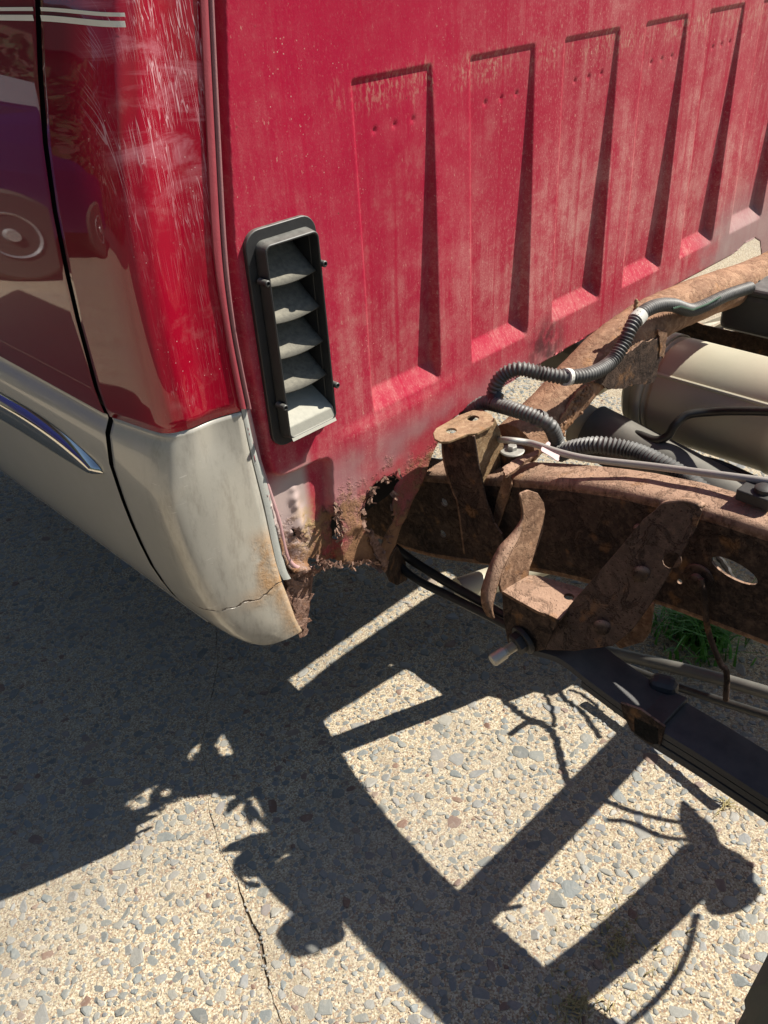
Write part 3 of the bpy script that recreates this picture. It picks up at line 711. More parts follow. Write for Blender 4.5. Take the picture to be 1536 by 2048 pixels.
def corner_row(z):
    xs, xe = side_x(z), seam_x(z)
    k = float(smooth01(.752, .66, np.array(z)))                              # towards the tip the corner is cut off more
    rows = []
    # the panel edge lies 2 cm forward of the gap's own depth at the tip
    for (u, y), (u2, y2) in zip(fine, tanp):
        yy = y*(1-k)+y2*k; uu = u*(1-k)+u2*k
        sh = np.array([xs + (xe-xs)*uu, yy])
        rows.append((sh[0], sh[1], z))
    return rows
zs_red = [1.75, 1.6, 1.5, 1.4, 1.3, 1.235, 1.17, 1.1, 1.03, .96, .9, .85, .81, .785, .770]
zs_tan = [.768, .762, .755, .745, .725, .70, .67, .64, .60, .56, .52, .48, .45, .42, .40, .385, .375, .368]
cc = part_empty('cab_corner', truck)
V, F = loft([corner_row(z) for z in zs_red]); F = [f[::-1] for f in F]
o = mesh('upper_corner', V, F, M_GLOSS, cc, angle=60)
V, F = loft([corner_row(z) for z in zs_tan]); n0 = len(fine)
bot = corner_row(.368); c0 = len(V)
V += [(p[0]+.02+.012*0, p[1]+.035, .362) for p in bot]
F += [(c0-n0+i, c0-n0+i+1, c0+i+1, c0+i) for i in range(n0-1)]
F = [f[::-1] for f in F]
o = mesh('lower_corner', V, F, M_TAN, cc, angle=60)
for o in cc.children:
    s_ = o.modifiers.new('solid', 'SOLIDIFY'); s_.thickness = .0015; s_.offset = -1

# ---- seam flanges between corner and back panel
def ribbon(name, pxa, pxb, ya, yb_, mat, parent, depth=.012):
    A = catmull([W(*p, y=ya) for p in pxa], 6); B = catmull([W(*p, y=yb_) for p in pxb], 6)
    rows = [A + np.array([0, depth, 0]), A, A*.67+B*.33 + np.array([0, -.001, 0]), A*.33+B*.67 + np.array([0, -.001, 0]), B, B + np.array([0, depth, 0])]
    V, F = loft(rows); return mesh(name, V, F, mat, parent, angle=50)
ys_ = [-220, 0, 250, 500, 640, 740, 818]
xa = [394, 402, 414, 428, 448, 466, 482]
M_SEAMRED2 = mat_plain('dusky pink seam flange', (0.26, 0.10, 0.11), (0.33, 0.15, 0.15), .6, 0, 50, .3, .2, dustcol=(0.45, 0.3, 0.28))
M_SEAMRED = mat_plain('dusty red seam paint', (0.30, 0.03, 0.045), (0.36, 0.06, 0.075), .6, 0, 50, .3, .3, dustcol=(0.5, 0.35, 0.32))
ribbon('seam_flange', [(x, y) for x, y in zip(xa, ys_)], [(x+15-4*(y > 600), y) for x, y in zip(xa, ys_)], -.002, -.003, M_SEAMRED, truck)
ribbon('seam_flange', [(x+18-3*(y > 600), y) for x, y in zip(xa, ys_)], [(x+26-5*(y > 600), y) for x, y in zip(xa, ys_)], -.004, -.005, M_SEAMRED2, truck)
# lower run of the seam: grey sealer strip and the pinkish ridge
la = [(482, 818), (500, 900), (515, 960), (530, 1020), (544, 1090), (556, 1140), (566, 1160)]
ribbon('sealer_strip', [(x+1, y) for x, y in la], [(x+16 if y > 900 else x+10, y-3) for x, y in la], .000, .001, M_GUTTER, truck)
lb = [(494, 818), (508, 880), (518, 925), (538, 985), (557, 1045), (569, 1100), (580, 1125), (598, 1137), (624, 1138)]
p = catmull([W(*q, y=.006) for q in lb], 8); V, F = sweep(p, .0042, 10); mesh('seam_ridge', V, F, M_SEALER, truck)

# ---- rotten lower tip: flakes of rust behind the tan skin
fl = part_empty('rotten_sill_end', truck)
R5 = np.random.default_rng(21)
flp = [[(566, 1150), (590, 1148), (618, 1158), (616, 1190), (606, 1200), (585, 1195), (575, 1175)],
       [(580, 1195), (606, 1198), (630, 1186), (618, 1205), (606, 1232), (598, 1240), (588, 1215)],
       [(588, 1225), (604, 1236), (626, 1240), (605, 1250), (596, 1252)],
       [(596, 1262), (604, 1250), (617, 1258), (613, 1272), (600, 1276)],
       [(560, 1128), (572, 1138), (590, 1160), (612, 1166), (600, 1172), (578, 1170), (565, 1150)]]
for i, poly in enumerate(flp):
    q = rough([np.array(W(*p, y=.012-.004*(i % 3))) for p in poly], .0008, .004, 30+i)
    sheet('rust_flake', [q], .0015, M_RUSTF, fl, 0)
quad('rust_flake', [W(560, 1130, y=.03), W(628, 1140, y=.03), W(622, 1200, y=.03), W(612, 1262, y=.03), W(590, 1262, y=.03)], M_RUSTF, fl)

# ---- door: same body side running forward
door = part_empty('door', truck)
def side_rows(zs, y0, y1, n=16, dx=0.0):
    rows = []
    for z in zs:
        rows.append([(side_x(z) + dx + .0*t, y0+(y1-y0)*t, z) for t in np.linspace(0, 1, n)])
    return rows
def edge_in(rows):           # fold the rear edge of the skin inwards
    return [[(r[0][0]+.0004, r[0][1]+.0008, r[0][2]), (r[0][0], r[0][1]+.004, r[0][2]), (r[0][0], r[0][1]+.010, r[0][2])] + r[1:] for r in rows]
Y1 = GAPY + .012
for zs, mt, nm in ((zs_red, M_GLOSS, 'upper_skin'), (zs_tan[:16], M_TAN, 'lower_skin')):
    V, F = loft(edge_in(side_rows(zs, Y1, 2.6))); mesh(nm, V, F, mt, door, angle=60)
# rocker lip beneath the door
zs_l = [.385, .378, .370, .364]
rl = [[(side_x(.385)+.001, GAPY, .3835), (side_x(.385)+.001, 2.6, .3835)], [(-.048, GAPY, .374), (-.048, 2.6, .374)], [(-.040, GAPY, .362), (-.040, 2.6, .362)], [(-.01, GAPY, .358), (-.01, 2.6, .358)], [(.10, GAPY, .40), (.10, 2.6, .40)]]
V, F = loft(rl); mesh('rocker_lip', V, F, M_TAN, truck, angle=50)
# dark channel seen through the door gap
V, F = loft([[(side_x(z)+.012, GAPY-.01, z), (side_x(z)+.010, GAPY+.16, z)] for z in zs_red + zs_tan]); mesh('door_jamb', V, F, M_DARK, truck)
# chrome trim strip on the lower door: pointed end
tr_lo, tr_hi = [], []
top_px = [(-60, 752), (0, 786), (60, 820), (120, 862), (165, 900), (195, 930), (206, 946)]
bot_px2 = [(-60, 806), (0, 838), (60, 874), (110, 905), (150, 928), (185, 945), (206, 948)]
def door_at(px, py, lift=0.0):
    x = -.13
    for _ in range(6):
        p = W(px, py, x=x); x = side_x(p[2]) - lift
    return W(px, py, x=x)
A = catmull([door_at(*p, .001) for p in top_px], 8); B = catmull([door_at(*p, .001) for p in bot_px2], 8)
rows = []
for t, l in ((0, 0), (.12, .006), (.3, .0095), (.5, .0105), (.7, .0095), (.88, .006), (1, 0)):
    q = A*(1-t)+B*t; q[:, 0] -= l*np.clip(np.linspace(6, 0, len(q)), 0, 1); rows.append(q)
V, F = loft(rows); mesh('chrome_trim', V, F, M_CHROME, door, angle=70)
# twin pinstripes, one on the door and continuing round the corner
def stripe(par, pts, w):
    r1, r2 = [], []
    for q in pts:
        r1.append(q + np.array([0, 0, w/2])); r2.append(q - np.array([0, 0, w/2]))
    V, F = loft([r1, r2]); return mesh('pinstripe', V, F, M_STRIPE, par)
def on_corner(z, lift=.0024):
    r = np.array(corner_row(z)); c = r.copy()
    t = np.gradient(r, axis=0); nrm = np.stack([t[:, 1], -t[:, 0], 0*t[:, 0]], 1); nrm /= np.linalg.norm(nrm, axis=1)[:, None]
    if nrm[0, 0] > 0: nrm = -nrm
    return c + nrm*lift
for zz, w in ((1.2275, .0035), (1.2195, .0055)):
    y = np.linspace(Y1+.003, 2.6, 8)
    stripe(door, [np.array([side_x(zz)-.0012, v, zz]) for v in y], w)
    r = resample(on_corner(zz), .003)[0]; nkeep = int(len(r)*.60); r[:, 2] -= .008*np.clip(np.arange(len(r))/nkeep, 0, 1)**1.3; q_, _ = resample(r[1:nkeep], .004); stripe(cc, list(q_), w)

# ---- air vent on the back panel
vent = part_empty('air_vent', truck)
print('vent', vx0, vx1, vz0, vz1)
FY = -.022
def ring(name, o_, i_, ya, yb2, mat, par):
    """a frame between two outlines: front ring at yb2, walls back to ya"""
    n = len(o_); V = [(x, ya, z) for x, z in o_] + [(x, yb2, z) for x, z in o_] + [(x, yb2, z) for x, z in i_] + [(x, ya, z) for x, z in i_]
    F = []
    for a in range(3):
        for i in range(n): F.append((a*n+i, a*n+(i+1) % n, (a+1)*n+(i+1) % n, (a+1)*n+i))
    o = mesh(name, V, [f[::-1] for f in F], mat, par, angle=40); return bevel(o, .0012)
fo = rrect(vx0, vx1, vz0, vz1, .022, 6); fi = rrect(vx0+.013, vx1-.013, vz0+.014, vz1-.014, .014, 6)
ring('mounting_flange', fo, fi, .016, -.006, M_VENT, vent)
ro = rrect(vx0+.0125, vx1-.008, vz0+.010, vz1-.013, .012, 6); ri = rrect(vx0+.019, vx1-.0125, vz0+.016, vz1-.020, .007, 6)
def ring_taper(name, o_, f_, i_, ya, yb2, mat, par, yi):
    n = len(o_); V = [(x, ya, z) for x, z in o_] + [(x, yb2, z) for x, z in f_] + [(x, yb2, z) for x, z in i_] + [(x, yi, z) for x, z in i_]
    F = []
    for a in range(3):
        for i in range(n): F.append((a*n+i, a*n+(i+1) % n, (a+1)*n+(i+1) % n, (a+1)*n+i))
    o = mesh(name, V, [f[::-1] for f in F], mat, par, angle=40); return bevel(o, .001)
rf = rrect(vx0+.0165, vx1-.010, vz0+.013, vz1-.017, .009, 6)
ring_taper('vent_frame', ro, rf, ri, -.002, FY, M_VENT, vent, .06)
box_mesh('vent_back', ((vx0+vx1)/2, .064, (vz0+vz1)/2), (vx1-vx0-.02, .004, vz1-vz0-.02), M_DARK, vent, bev=0)
# four rubber flaps and the dusty sill block
fx0, fx1 = vx0+.0195, vx1-.013
for (pa, pb) in (((545, 572), (622, 543)), ((552, 646), (628, 617)), ((560, 715), (636, 688)), ((570, 783), (643, 755))):
    z1 = (W(*pa, y=-.013)[2] + W(*pb, y=-.013)[2])/2
    n = 9; rows = []
    for t in np.linspace(0, 1, 6):
        yy = -.013 + .055*t; zz = z1 + .032*t + .012*t*t
        rows.append([(fx0+(fx1-fx0)*u, yy, zz - .004*math.sin(math.pi*u)*(1-t)) for u in np.linspace(0, 1, n)])
    V, F = loft(rows); o = mesh('rubber_flap', V, F, M_RUBBERF, vent); s_ = o.modifiers.new('s', 'SOLIDIFY'); s_.thickness = .0018; s_.offset = -1
zb_ = vz0+.017
V = [(fx0, FY+.001, zb_), (fx1, FY+.001, zb_), (fx1, FY+.003, zb_+.014), (fx0, FY+.003, zb_+.014), (fx0, -.006, zb_+.022), (fx1, -.006, zb_+.022), (fx1, .03, zb_+.040), (fx0, .03, zb_+.040), (fx0, FY-.002, zb_-.006), (fx1, FY-.002, zb_-.006)]
M_SILLB = mat_plain('dust caked vent sill', (0.30, 0.29, 0.245), (0.38, 0.37, 0.31), .9, 0, 120, .4, .5, dustcol=(0.5, 0.48, 0.40))
o = mesh('vent_sill', V, [(8, 9, 1, 0), (0, 1, 2, 3), (3, 2, 5, 4), (4, 5, 6, 7)], M_SILLB, vent, smooth=False); bevel(o, .0015)
for (px, py) in ((536, 568), (650, 528), (571, 816), (675, 771)):
    c = W(px, py, y=FY-.004); d = .0042
    prof = [(d*.78, -.001), (d, 0.0), (d, .010), (d*1.05, .016)]
    V, F = [], []; n = 14
    rr = [(.55*d, .016), (.55*d, -.001)] + prof
    for (r, yy) in rr:
        for k in range(n): a = 2*math.pi*k/n; V.append((c[0]+r*math.cos(a), c[1]+yy, c[2]+r*math.sin(a)))
    for i in range(len(rr)-1):
        for k in range(n): k2 = (k+1) % n; F.append((i*n+k, i*n+k2, (i+1)*n+k2, (i+1)*n+k))
    F.append(tuple(range(n)))
    mesh('screw_boss', V, F, M_VENT, vent)

# ================================================================== FRAME
XR = .375
yk = np.array([-2.2, -1.3, -.60, -.45, -.36, -.27, -.18, -.06, .06, .20, .4, 1.8])
zk = np.array([.60, .635, .628, .620, .608, .588, .560, .518, .478, .452, .44, .44])
hk = np.array([.17, .175, .182, .186, .186, .184, .182, .184, .186, .175, .165, .165])
def ztop(y): return float(np.interp(y, yk, zk))
def zbot(y): return ztop(y) - float(np.interp(y, yk, hk))
rail = part_empty('frame_rail', truck)
yy = np.linspace(-2.2, .9, 90)
def smoothz(f):
    a = np.array([f(v) for v in yy]); 
    for _ in range(3): a[1:-1] = (a[:-2]+2*a[1:-1]+a[2:])/4
    return a
ZT = smoothz(ztop); ZB = smoothz(zbot)
ztop = lambda y: float(np.interp(y, yy, ZT)); zbot = lambda y: float(np.interp(y, yy, ZB))
def flange(zarr, sgn, w=.064):
    r = .016; t = .004; prof = []
    for a in np.linspace(0, 90, 7):
        a = math.radians(a); prof.append((r-r*math.cos(a), -r+r*math.sin(a)))
    prof += [(w*.6, 0), (w, 0), (w, -t), (w*.5, -t)]
    prof += [(r - (r-t)*math.cos(math.radians(a)), -r+(r-t)*math.sin(math.radians(a))) for a in np.linspace(90, 0, 5)]
    R = np.random.default_rng(3)
    rows = [[(XR+dx, yv, zv+sgn*dz + R.normal(0, .0006)) for dx, dz in prof] for yv, zv in zip(yy, zarr)]
    return loft(rows, True)
V, F = flange(ZT, 1); mesh('top_flange', V, F, M_RUST, rail, angle=50)
V, F = flange(ZB, -1, .026); mesh('bottom_flange', V, F, M_RUST, rail, angle=50)
web = [(XR, a, b-.016) for a, b in zip(yy, ZT)] + [(XR, a, b+.016) for a, b in zip(yy[::-1], ZB[::-1])]
def oval(c, ry, rz, rot=0, n=18, x=XR):
    return [(x, c[1]+ry*math.cos(a)*math.cos(rot)-rz*math.sin(a)*math.sin(rot), c[2]+ry*math.cos(a)*math.sin(rot)+rz*math.sin(a)*math.cos(rot)) for a in np.linspace(0, 2*math.pi, n, endpoint=False)]
sl1 = oval(W(1468, 1141, x=XR), .033, .0135, .12); h2 = oval(W(1359, 1163, x=XR), .004, .004)
h3 = oval(W(888, 1005, x=XR), .008, .008); h4 = oval(W(885, 1068, x=XR), .0075, .0075)
sheet('web', [web, sl1, h2, h3, h4], .004, M_RUSTD, rail, 0, off=(.004, 0, 0))
# washers and bolts on the web
def disc(name, c, axis, prof, mat, par, n=18):
    """surface of revolution about an axis: prof = (radius, height)"""
    axis = Vector(axis).normalized(); a1 = axis.orthogonal().normalized(); a2 = axis.cross(a1); V = []; F = []
    for (r, h) in prof:
        for k in range(n):
            a = 2*math.pi*k/n; q = Vector(c)+axis*h+(a1*math.cos(a)+a2*math.sin(a))*r; V.append(q)
    for i in range(len(prof)-1):
        for k in range(n): k2 = (k+1) % n; F.append((i*n+k, i*n+k2, (i+1)*n+k2, (i+1)*n+k))
    F.append(tuple((len(prof)-1)*n+k for k in range(n))); F.append(tuple(range(n))[::-1])
    return mesh(name, V, F, mat, par, angle=35)
c = W(1398, 1156, x=XR-.001)
disc('bolt', c, (-1, 0, 0), [(.022, 0), (.022, .003), (.019, .005), (.010, .005), (.010, .012), (.007, .014)], M_RUSTD, rail)
disc('bolt', W(1280, 1068-8, x=XR-.001), (-1, 0, 0), [(.010, 0), (.010, .004), (.007, .008), (.003, .009)], M_RUSTD, rail)
# washer on the top of the rail beside the bracket
c = W(1024, 903, z=ztop(-.16)+.004)
wz = part_empty('flange_bolt', truck)
disc('washer', c, (0, 0, 1), [(.0195, 0), (.0205, .002), (.019, .0035), (.012, .004)], M_ZINC, wz, 24)
disc('bolt_head', c + np.array([0, 0, .003]), (0, 0, 1), [(.0085, 0), (.0085, .007), (.007, .0085)], M_ZINC, wz, 6)
disc('spacer', c - np.array([0, 0, .03]), (0, 0, 1), [(.018, 0), (.018, .03)], M_RUSTD, wz, 24)

# ---- bed mount bracket standing on the rail
def bed_bracket(shift=(0, 0, 0)):
    sft = np.array(shift, float); P_ = lambda *a, **k: W(*a, **k) + sft
    br = part_empty('bed_mount_bracket', truck)
    zt_ = W(900, 860, x=.335)[2]
    tab = [W(px, py, z=zt_)+sft for px, py in ((866, 866), (872, 856), (890, 846), (918, 830), (945, 820), (965, 819), (982, 828), (990, 838), (985, 850), (955, 866), (935, 868), (915, 876), (897, 883), (880, 883), (869, 877))]
    ha = W(902, 861, z=zt_)+sft; hb = W(946, 836, z=zt_)+sft
    circ = lambda c, r: [(c[0]+r*math.cos(a), c[1]+r*math.sin(a), c[2]) for a in np.linspace(0, 2*math.pi, 16, endpoint=False)]
    sheet('tab', [tab, circ(ha, .0085), circ(hb, .0095)], .004, M_RUSTT, br, off=(0, 0, -.004))
    xa_ = W(945, 868, z=zt_)[0]; yB = W(945, 868, z=zt_)[1]
    # outboard web of the bracket, in the shade of the tab
    A_ = [(886, 884), (935, 872), (948, 872), (957, 930), (972, 1000), (988, 1046), (1003, 1068), (1007, 1085), (1006, 1120), (1003, 1133), (962, 1126), (930, 1110), (916, 1005), (908, 985), (896, 950), (888, 915)]
    sheet('outer_plate', [[P_(*p, x=xa_) for p in A_]], .0035, M_RUSTD, br, off=(.0035, 0, 0))
    ed = catmull([P_(*p, x=xa_) for p in ((886, 886), (888, 915), (896, 950), (908, 985), (916, 1005), (924, 1060), (930, 1108))], 5)
    V, F = loft([ed, ed+np.array([.03, .004, 0])]); o = mesh('inner_flange', V, F, M_RUST, br); s_ = o.modifiers.new('s', 'SOLIDIFY'); s_.thickness = .0035
    # sunlit flange turned in towards the rail
    B_ = [(948, 868), (985, 848), (990, 836), (1000, 858), (1009, 895), (1012, 922), (1004, 955), (992, 990), (983, 1036), (972, 1000), (957, 930)]
    sheet('front_flange', [[P_(*p, y=yB+.0) for p in B_]], .0035, M_RUSTT, br)
    C_ = [(1010, 940), (1020, 955), (1023, 970), (1015, 1000), (1004, 1030), (993, 1062), (984, 1044), (992, 1000), (1005, 960)]
    sheet('gusset', [[P_(*p, x=XR-.006) for p in C_]], .004, M_RUST, br)
    return br
bed_bracket()
print('tab', W(900, 860, x=.335))
# rust scab flange by the bracket on the rail top
sheet('rail_patch', [rough([W(px, py, z=ztop(-.2)+.008) for px, py in ((1005, 935), (1030, 918), (1060, 905), (1078, 898), (1076, 908), (1050, 922), (1030, 940), (1012, 952))], .0006, .006, 9)], .005, M_RUST, truck)

# ---- leaf spring hanger
hg = part_empty('spring_hanger', truck)
XH = .222
yF = -.253
print('yF', yF, 'ear', W(1060, 985, y=yF))
ear = [(1043, 986), (1058, 980), (1076, 986), (1088, 1005), (1091, 1022), (1086, 1065), (1072, 1105), (1060, 1135), (1058, 1152), (1004, 1186), (1000, 1170), (1003, 1150), (1022, 1108), (1040, 1075), (1050, 1043), (1048, 1015)]
def We(px, py):
    d = ROT.T @ np.array([(px - PP[0]) / FPX, (py - PP[1]) / FPX, 1.0]); n_ = np.array([0, 1.0, -.28]); c_ = np.array([0, yF, .47]); return CAM + ((c_ - CAM) @ n_) / (d @ n_) * d
sheet('hanger_ear', [[We(*p) for p in ear]], .005, M_RUST, hg)
ed = catmull([We(*p) for p in ((1043, 986), (1049, 1018), (1050, 1043), (1040, 1075), (1022, 1108), (1003, 1150), (990, 1195), (986, 1218), (990, 1236))], 5)
wd = np.interp(np.linspace(0, 1, len(ed)), [0, .25, .5, .75, 1], [.002, .006, .022, .024, .012])
V, F = loft([ed, ed+np.stack([0*wd, wd, 0*wd], 1)]); o = mesh('hanger_lip', V, F, M_RUST, hg); s_ = o.modifiers.new('s', 'SOLIDIFY'); s_.thickness = .004
zS = .470
shelf = [(1004, 1182), (1058, 1150), (1080, 1152), (1150, 1172), (1200, 1192), (1152, 1200), (1120, 1238), (1075, 1222), (1035, 1200)]
print('shelf z', zS, [np.round(W(*p, z=zS), 3) for p in shelf])
hh = W(1138, 1193, z=zS); h5 = [(hh[0]+.0075*math.cos(a), hh[1]+.0075*math.sin(a), zS) for a in np.linspace(0, 6.283, 14, endpoint=False)]
sheet('hanger_shelf', [[W(*p, z=zS) for p in shelf], h5], .005, M_RUST, hg, .003, off=(0, 0, -.005))
ow = [W(1003, 1185, x=XH), W(1118, 1240, x=XH-.002), W(1106, 1262, x=XH), W(1096, 1285, x=XH+.003), W(1090, 1300, x=XH+.003), W(1060, 1306, x=XH+.003), W(1015, 1288, x=XH+.003), W(1006, 1240, x=XH)]
sheet('hanger_wall', [ow], .005, M_RUSTD, hg, .002)
CN = np.array([1.0, 0, -.40]); CP = np.array([.222, 0, .405])          # plane of the hanger's cheek
def Wc(px, py):
    d = ROT.T @ np.array([(px - PP[0]) / FPX, (py - PP[1]) / FPX, 1.0]); return CAM + ((CP - CAM) @ CN) / (d @ CN) * d
rp = [Wc(*p) for p in ((1310, 1020), (1322, 1008), (1365, 1003), (1398, 1011), (1404, 1022), (1392, 1055), (1345, 1135), (1302, 1208), (1262, 1262), (1225, 1292), (1150, 1302), (1090, 1300), (1098, 1280), (1112, 1245), (1150, 1197), (1195, 1147), (1240, 1095), (1285, 1040))]
HX, HY = pix_((.295, -.465, .585))
hole_c = [Wc(HX + 19*math.cos(a), HY + 16*math.sin(a)) for a in np.linspace(0, 6.283, 16, endpoint=False)]
sheet('hanger_cheek', [rp, hole_c], .0018, M_RUSTD, hg, .0015)
tf = catmull([Wc(*p) for p in ((1310, 1020), (1322, 1008), (1345, 1003), (1365, 1003), (1385, 1006), (1402, 1015))], 5)
V, F = loft([tf, tf + np.array([.006, 0, .001]), tf + np.array([.014, .0, -.001])]); o = mesh('hanger_top_flange', V, F, M_RUST, hg); s_ = o.modifiers.new('s', 'SOLIDIFY'); s_.thickness = .005
sheet('hanger_foot', [[W(1258, 1210, x=.33), W(1308, 1207, x=.33), W(1300, 1265, x=.33), W(1285, 1285, x=.33), W(1240, 1298, x=.33), W(1228, 1285, x=.33)]], .004, M_RUST, hg)
for px, py in ((1283, 1148), (1205, 1255)):
    disc('rivet', Wc(px, py), (-.9, -.4, 0), [(.013, 0), (.012, .003), (.008, .006), (.003, .007)], M_RUSTD, hg)
# through bolt with nut and bright threaded end
bt = part_empty('spring_eye_bolt', truck)
c0 = W(1046, 1280, x=XH-.002); tip = W(984, 1322, x=XH-.055)
ax = tip - c0; Ln = np.linalg.norm(ax); ax /= Ln
disc('washer', c0, ax, [(.022, -.004), (.023, 0), (.022, .003)], M_DBOLT, bt, 24)
disc('nut', c0, ax, [(.016, .002), (.017, .004), (.017, .014), (.014, .016)], M_DBOLT, bt, 6)
prof = []
for k in range(9): prof += [(.0062, .015+k*.0018), (.0078, .0159+k*.0018)]
disc('threaded_end', c0, ax, prof + [(.0062, .033), (.0095, .034), (.0098, Ln-.003), (.008, Ln)], M_STEEL, bt, 14)

# ---- leaf spring running back from the hanger
ls = part_empty('leaf_spring', truck)
lo_px = [(1062, 1303), (1120, 1322), (1180, 1368), (1280, 1440), (1400, 1515), (1536, 1603)]
XL = .226
pts = [W(*p, x=XL) for p in lo_px]
print('leaf', np.round(pts, 3))
cen = [np.array([XL+.034, p[1], p[2]+.004]) for p in pts]
ext = cen[-1] + (cen[-1]-cen[-2])/np.linalg.norm(cen[-1]-cen[-2])*.5
cen.append(ext)
C = catmull(cen, 8)
def leaf(C, half, t, mat, dz=0.0, y_end=None):
    rows = []
    for (dx, dzz) in ((-half, -t), (-half, 0), (-half*.9, .0012), (half*.9, .0012), (half, 0), (half, -t)):
        rows.append(C + np.array([dx, 0, dzz+dz]))
    V, F = loft(rows, False); n = len(C); V, F = loft(list(rows) + [rows[0]])
    return mesh('leaf', V, F, mat, ls, angle=40)
leaf(C, .034, .010, M_SPRING)
leaf(C[14:], .033, .010, M_SPRING, -.013)
leaf(C[24:], .033, .012, M_SPRING, -.027)
V, F = sweep([np.array([XH+.006, cen[0][1]+.012, cen[0][2]+.012]), np.array([XH+.072, cen[0][1]+.012, cen[0][2]+.012])], .024, 20); mesh('spring_eye', V, F, M_SPRING, ls)
# clamp round the leaves with its bolt
cl = W(1300, 1425, x=XL); yc = cl[1]; zc = float(np.interp(-yc, -C[:, 1], C[:, 2]))
box_mesh('leaf_clamp', (XL+.034, yc, zc-.014), (.074, .040, .036), M_SPRING, ls, Matrix.Rotation(-.12, 3, 'X'))
box_mesh('rubber_bump_stop', (XL+.072, yc+.02, zc+.000), (.03, .04, .034), M_SPRING, ls, Matrix.Rotation(.3, 3, 'Z'), .012)
sheet('spring_bracket', [[W(1240, 1405, x=XL-.003), W(1282, 1420, x=XL-.003), W(1330, 1455, x=XL-.003), W(1320, 1490, x=XL-.003), W(1300, 1490, x=XL-.003), W(1262, 1462, x=XL-.003), W(1245, 1430, x=XL-.003)]], .004, M_RUSTD, ls)

# ---- pipes and hanging rod under the rail
tube('brake_pipe', [W(770, 1080, x=.33), W(830, 1125, x=.325), W(900, 1168, x=.32), W(990, 1220, x=.31), W(1060, 1262, x=.30)], .0085, M_HOSE, truck)
tube('brake_pipe', [W(770, 1095, x=.31), W(820, 1150, x=.305), W(900, 1193, x=.30), W(985, 1236, x=.29), W(1060, 1275, x=.28)], .0075, M_HOSE, truck)
tube('exhaust_pipe', [W(1200, 1300, x=.62), W(1330, 1330, x=.63), W(1440, 1358, x=.64), W(1600, 1405, x=.65)], .012, M_SHAFT, truck)
tube('brake_pipe', [W(1240, 1330, x=.58), W(1340, 1368, x=.58), W(1450, 1405, x=.58), W(1600, 1452, x=.58)], .008, M_HOSE, truck)
tube('hanging_rod', [W(1402, 1158, x=XR-.014), W(1408, 1190, x=XR-.016), W(1416, 1260, x=XR-.01), W(1440, 1325, x=XR-.01), W(1453, 1345, x=XR-.01), W(1452, 1400, x=XR-.01)], .0042, M_RUSTD, truck)

# ---- tubular crossmember beneath the back of the cab
cm = part_empty('crossmember', truck)
YC = -.088
cp = [W(1640, 490, y=YC), W(1510, 556, y=YC), W(1400, 596, y=YC), W(1310, 636, y=YC), W(1235, 686, y=YC), W(1165, 752, y=YC), W(1105, 818, y=YC), W(1060, 862, y=YC), W(1030, 890, y=YC)]
print('cross', np.round(cp, 3))
for q in cp[:2]: q[2] -= .0
c_ = catmull(cp, 7)
nse = np.random.default_rng(2)
V, F = sweep(c_, .042, 22); V = [np.array(v) + nse.normal(0, .0006, 3) for v in V]
mesh('tube', V, F, M_RUSTO, cm)
# torn skirt plates at the end of the tube
def ragged(pl, seed, amp=.0016, **kw): return rough([np.array(W(*p, **kw)) for p in pl], amp, .008, seed)
sheet('torn_skirt', [ragged([(1185, 765), (1215, 735), (1262, 700), (1290, 683), (1320, 676), (1322, 690), (1316, 740), (1308, 765), (1270, 770), (1225, 780)], 12, y=-.135)], .003, M_RUSTD, cm, 0)
sheet('torn_skirt', [ragged([(1150, 790), (1172, 770), (1160, 800), (1140, 840), (1120, 872), (1108, 885), (1100, 870), (1125, 830)], 14, y=-.128)], .003, M_RUSTO, cm, 0)
sheet('torn_skirt', [ragged([(1318, 660), (1334, 662), (1332, 690), (1328, 716), (1320, 712)], 15, y=-.137)], .003, M_RUST, cm, 0)
A, B = [], []
for k in range(130):                                          # rust crumbs along the torn edge
    t = k/130; q = np.array(W(1180-70*t + nse.normal(0, 5), 775+100*t + nse.normal(0, 6), y=-.128)); r = abs(nse.normal(.002, .0012))+.0006
    bm = bmesh.new(); bmesh.ops.create_icosphere(bm, subdivisions=1, radius=r); n = len(A)
    A += [tuple(q+np.array(v.co)) for v in bm.verts]; B += [tuple(v.index+n for v in f.verts) for f in bm.faces]; bm.free()
o = mesh('rust_crumbs', A, B, M_RUSTO, cm, smooth=False); o['kind'] = 'stuff'

# ---- far frame rail
XF = 1.30
far = [W(1335, 622, x=XF), W(1365, 628, x=XF), W(1395, 645, x=XF), W(1420, 655, x=XF), W(1700, 690, x=XF), W(1700, 775, x=XF), W(1560, 742, x=XF), W(1490, 720, x=XF), W(1470, 722, x=XF), W(1390, 697, x=XF), W(1330, 686, x=XF)]
sheet('far_frame_rail', [rough(far, .0012, .02, 17)], .004, M_RUSTD, truck, 0)
quad('far_rail_bracket', [W(1395, 650, x=XF+.03), W(1450, 630, x=XF+.12), W(1450, 640, x=XF+.12), W(1400, 660, x=XF+.03)], M_STEEL, truck)
quad('far_rail_bracket', [W(1400, 668, x=XF+.03), W(1455, 640, x=XF+.1), W(1455, 652, x=XF+.1), W(1420, 674, x=XF+.03)], M_STEEL, truck)

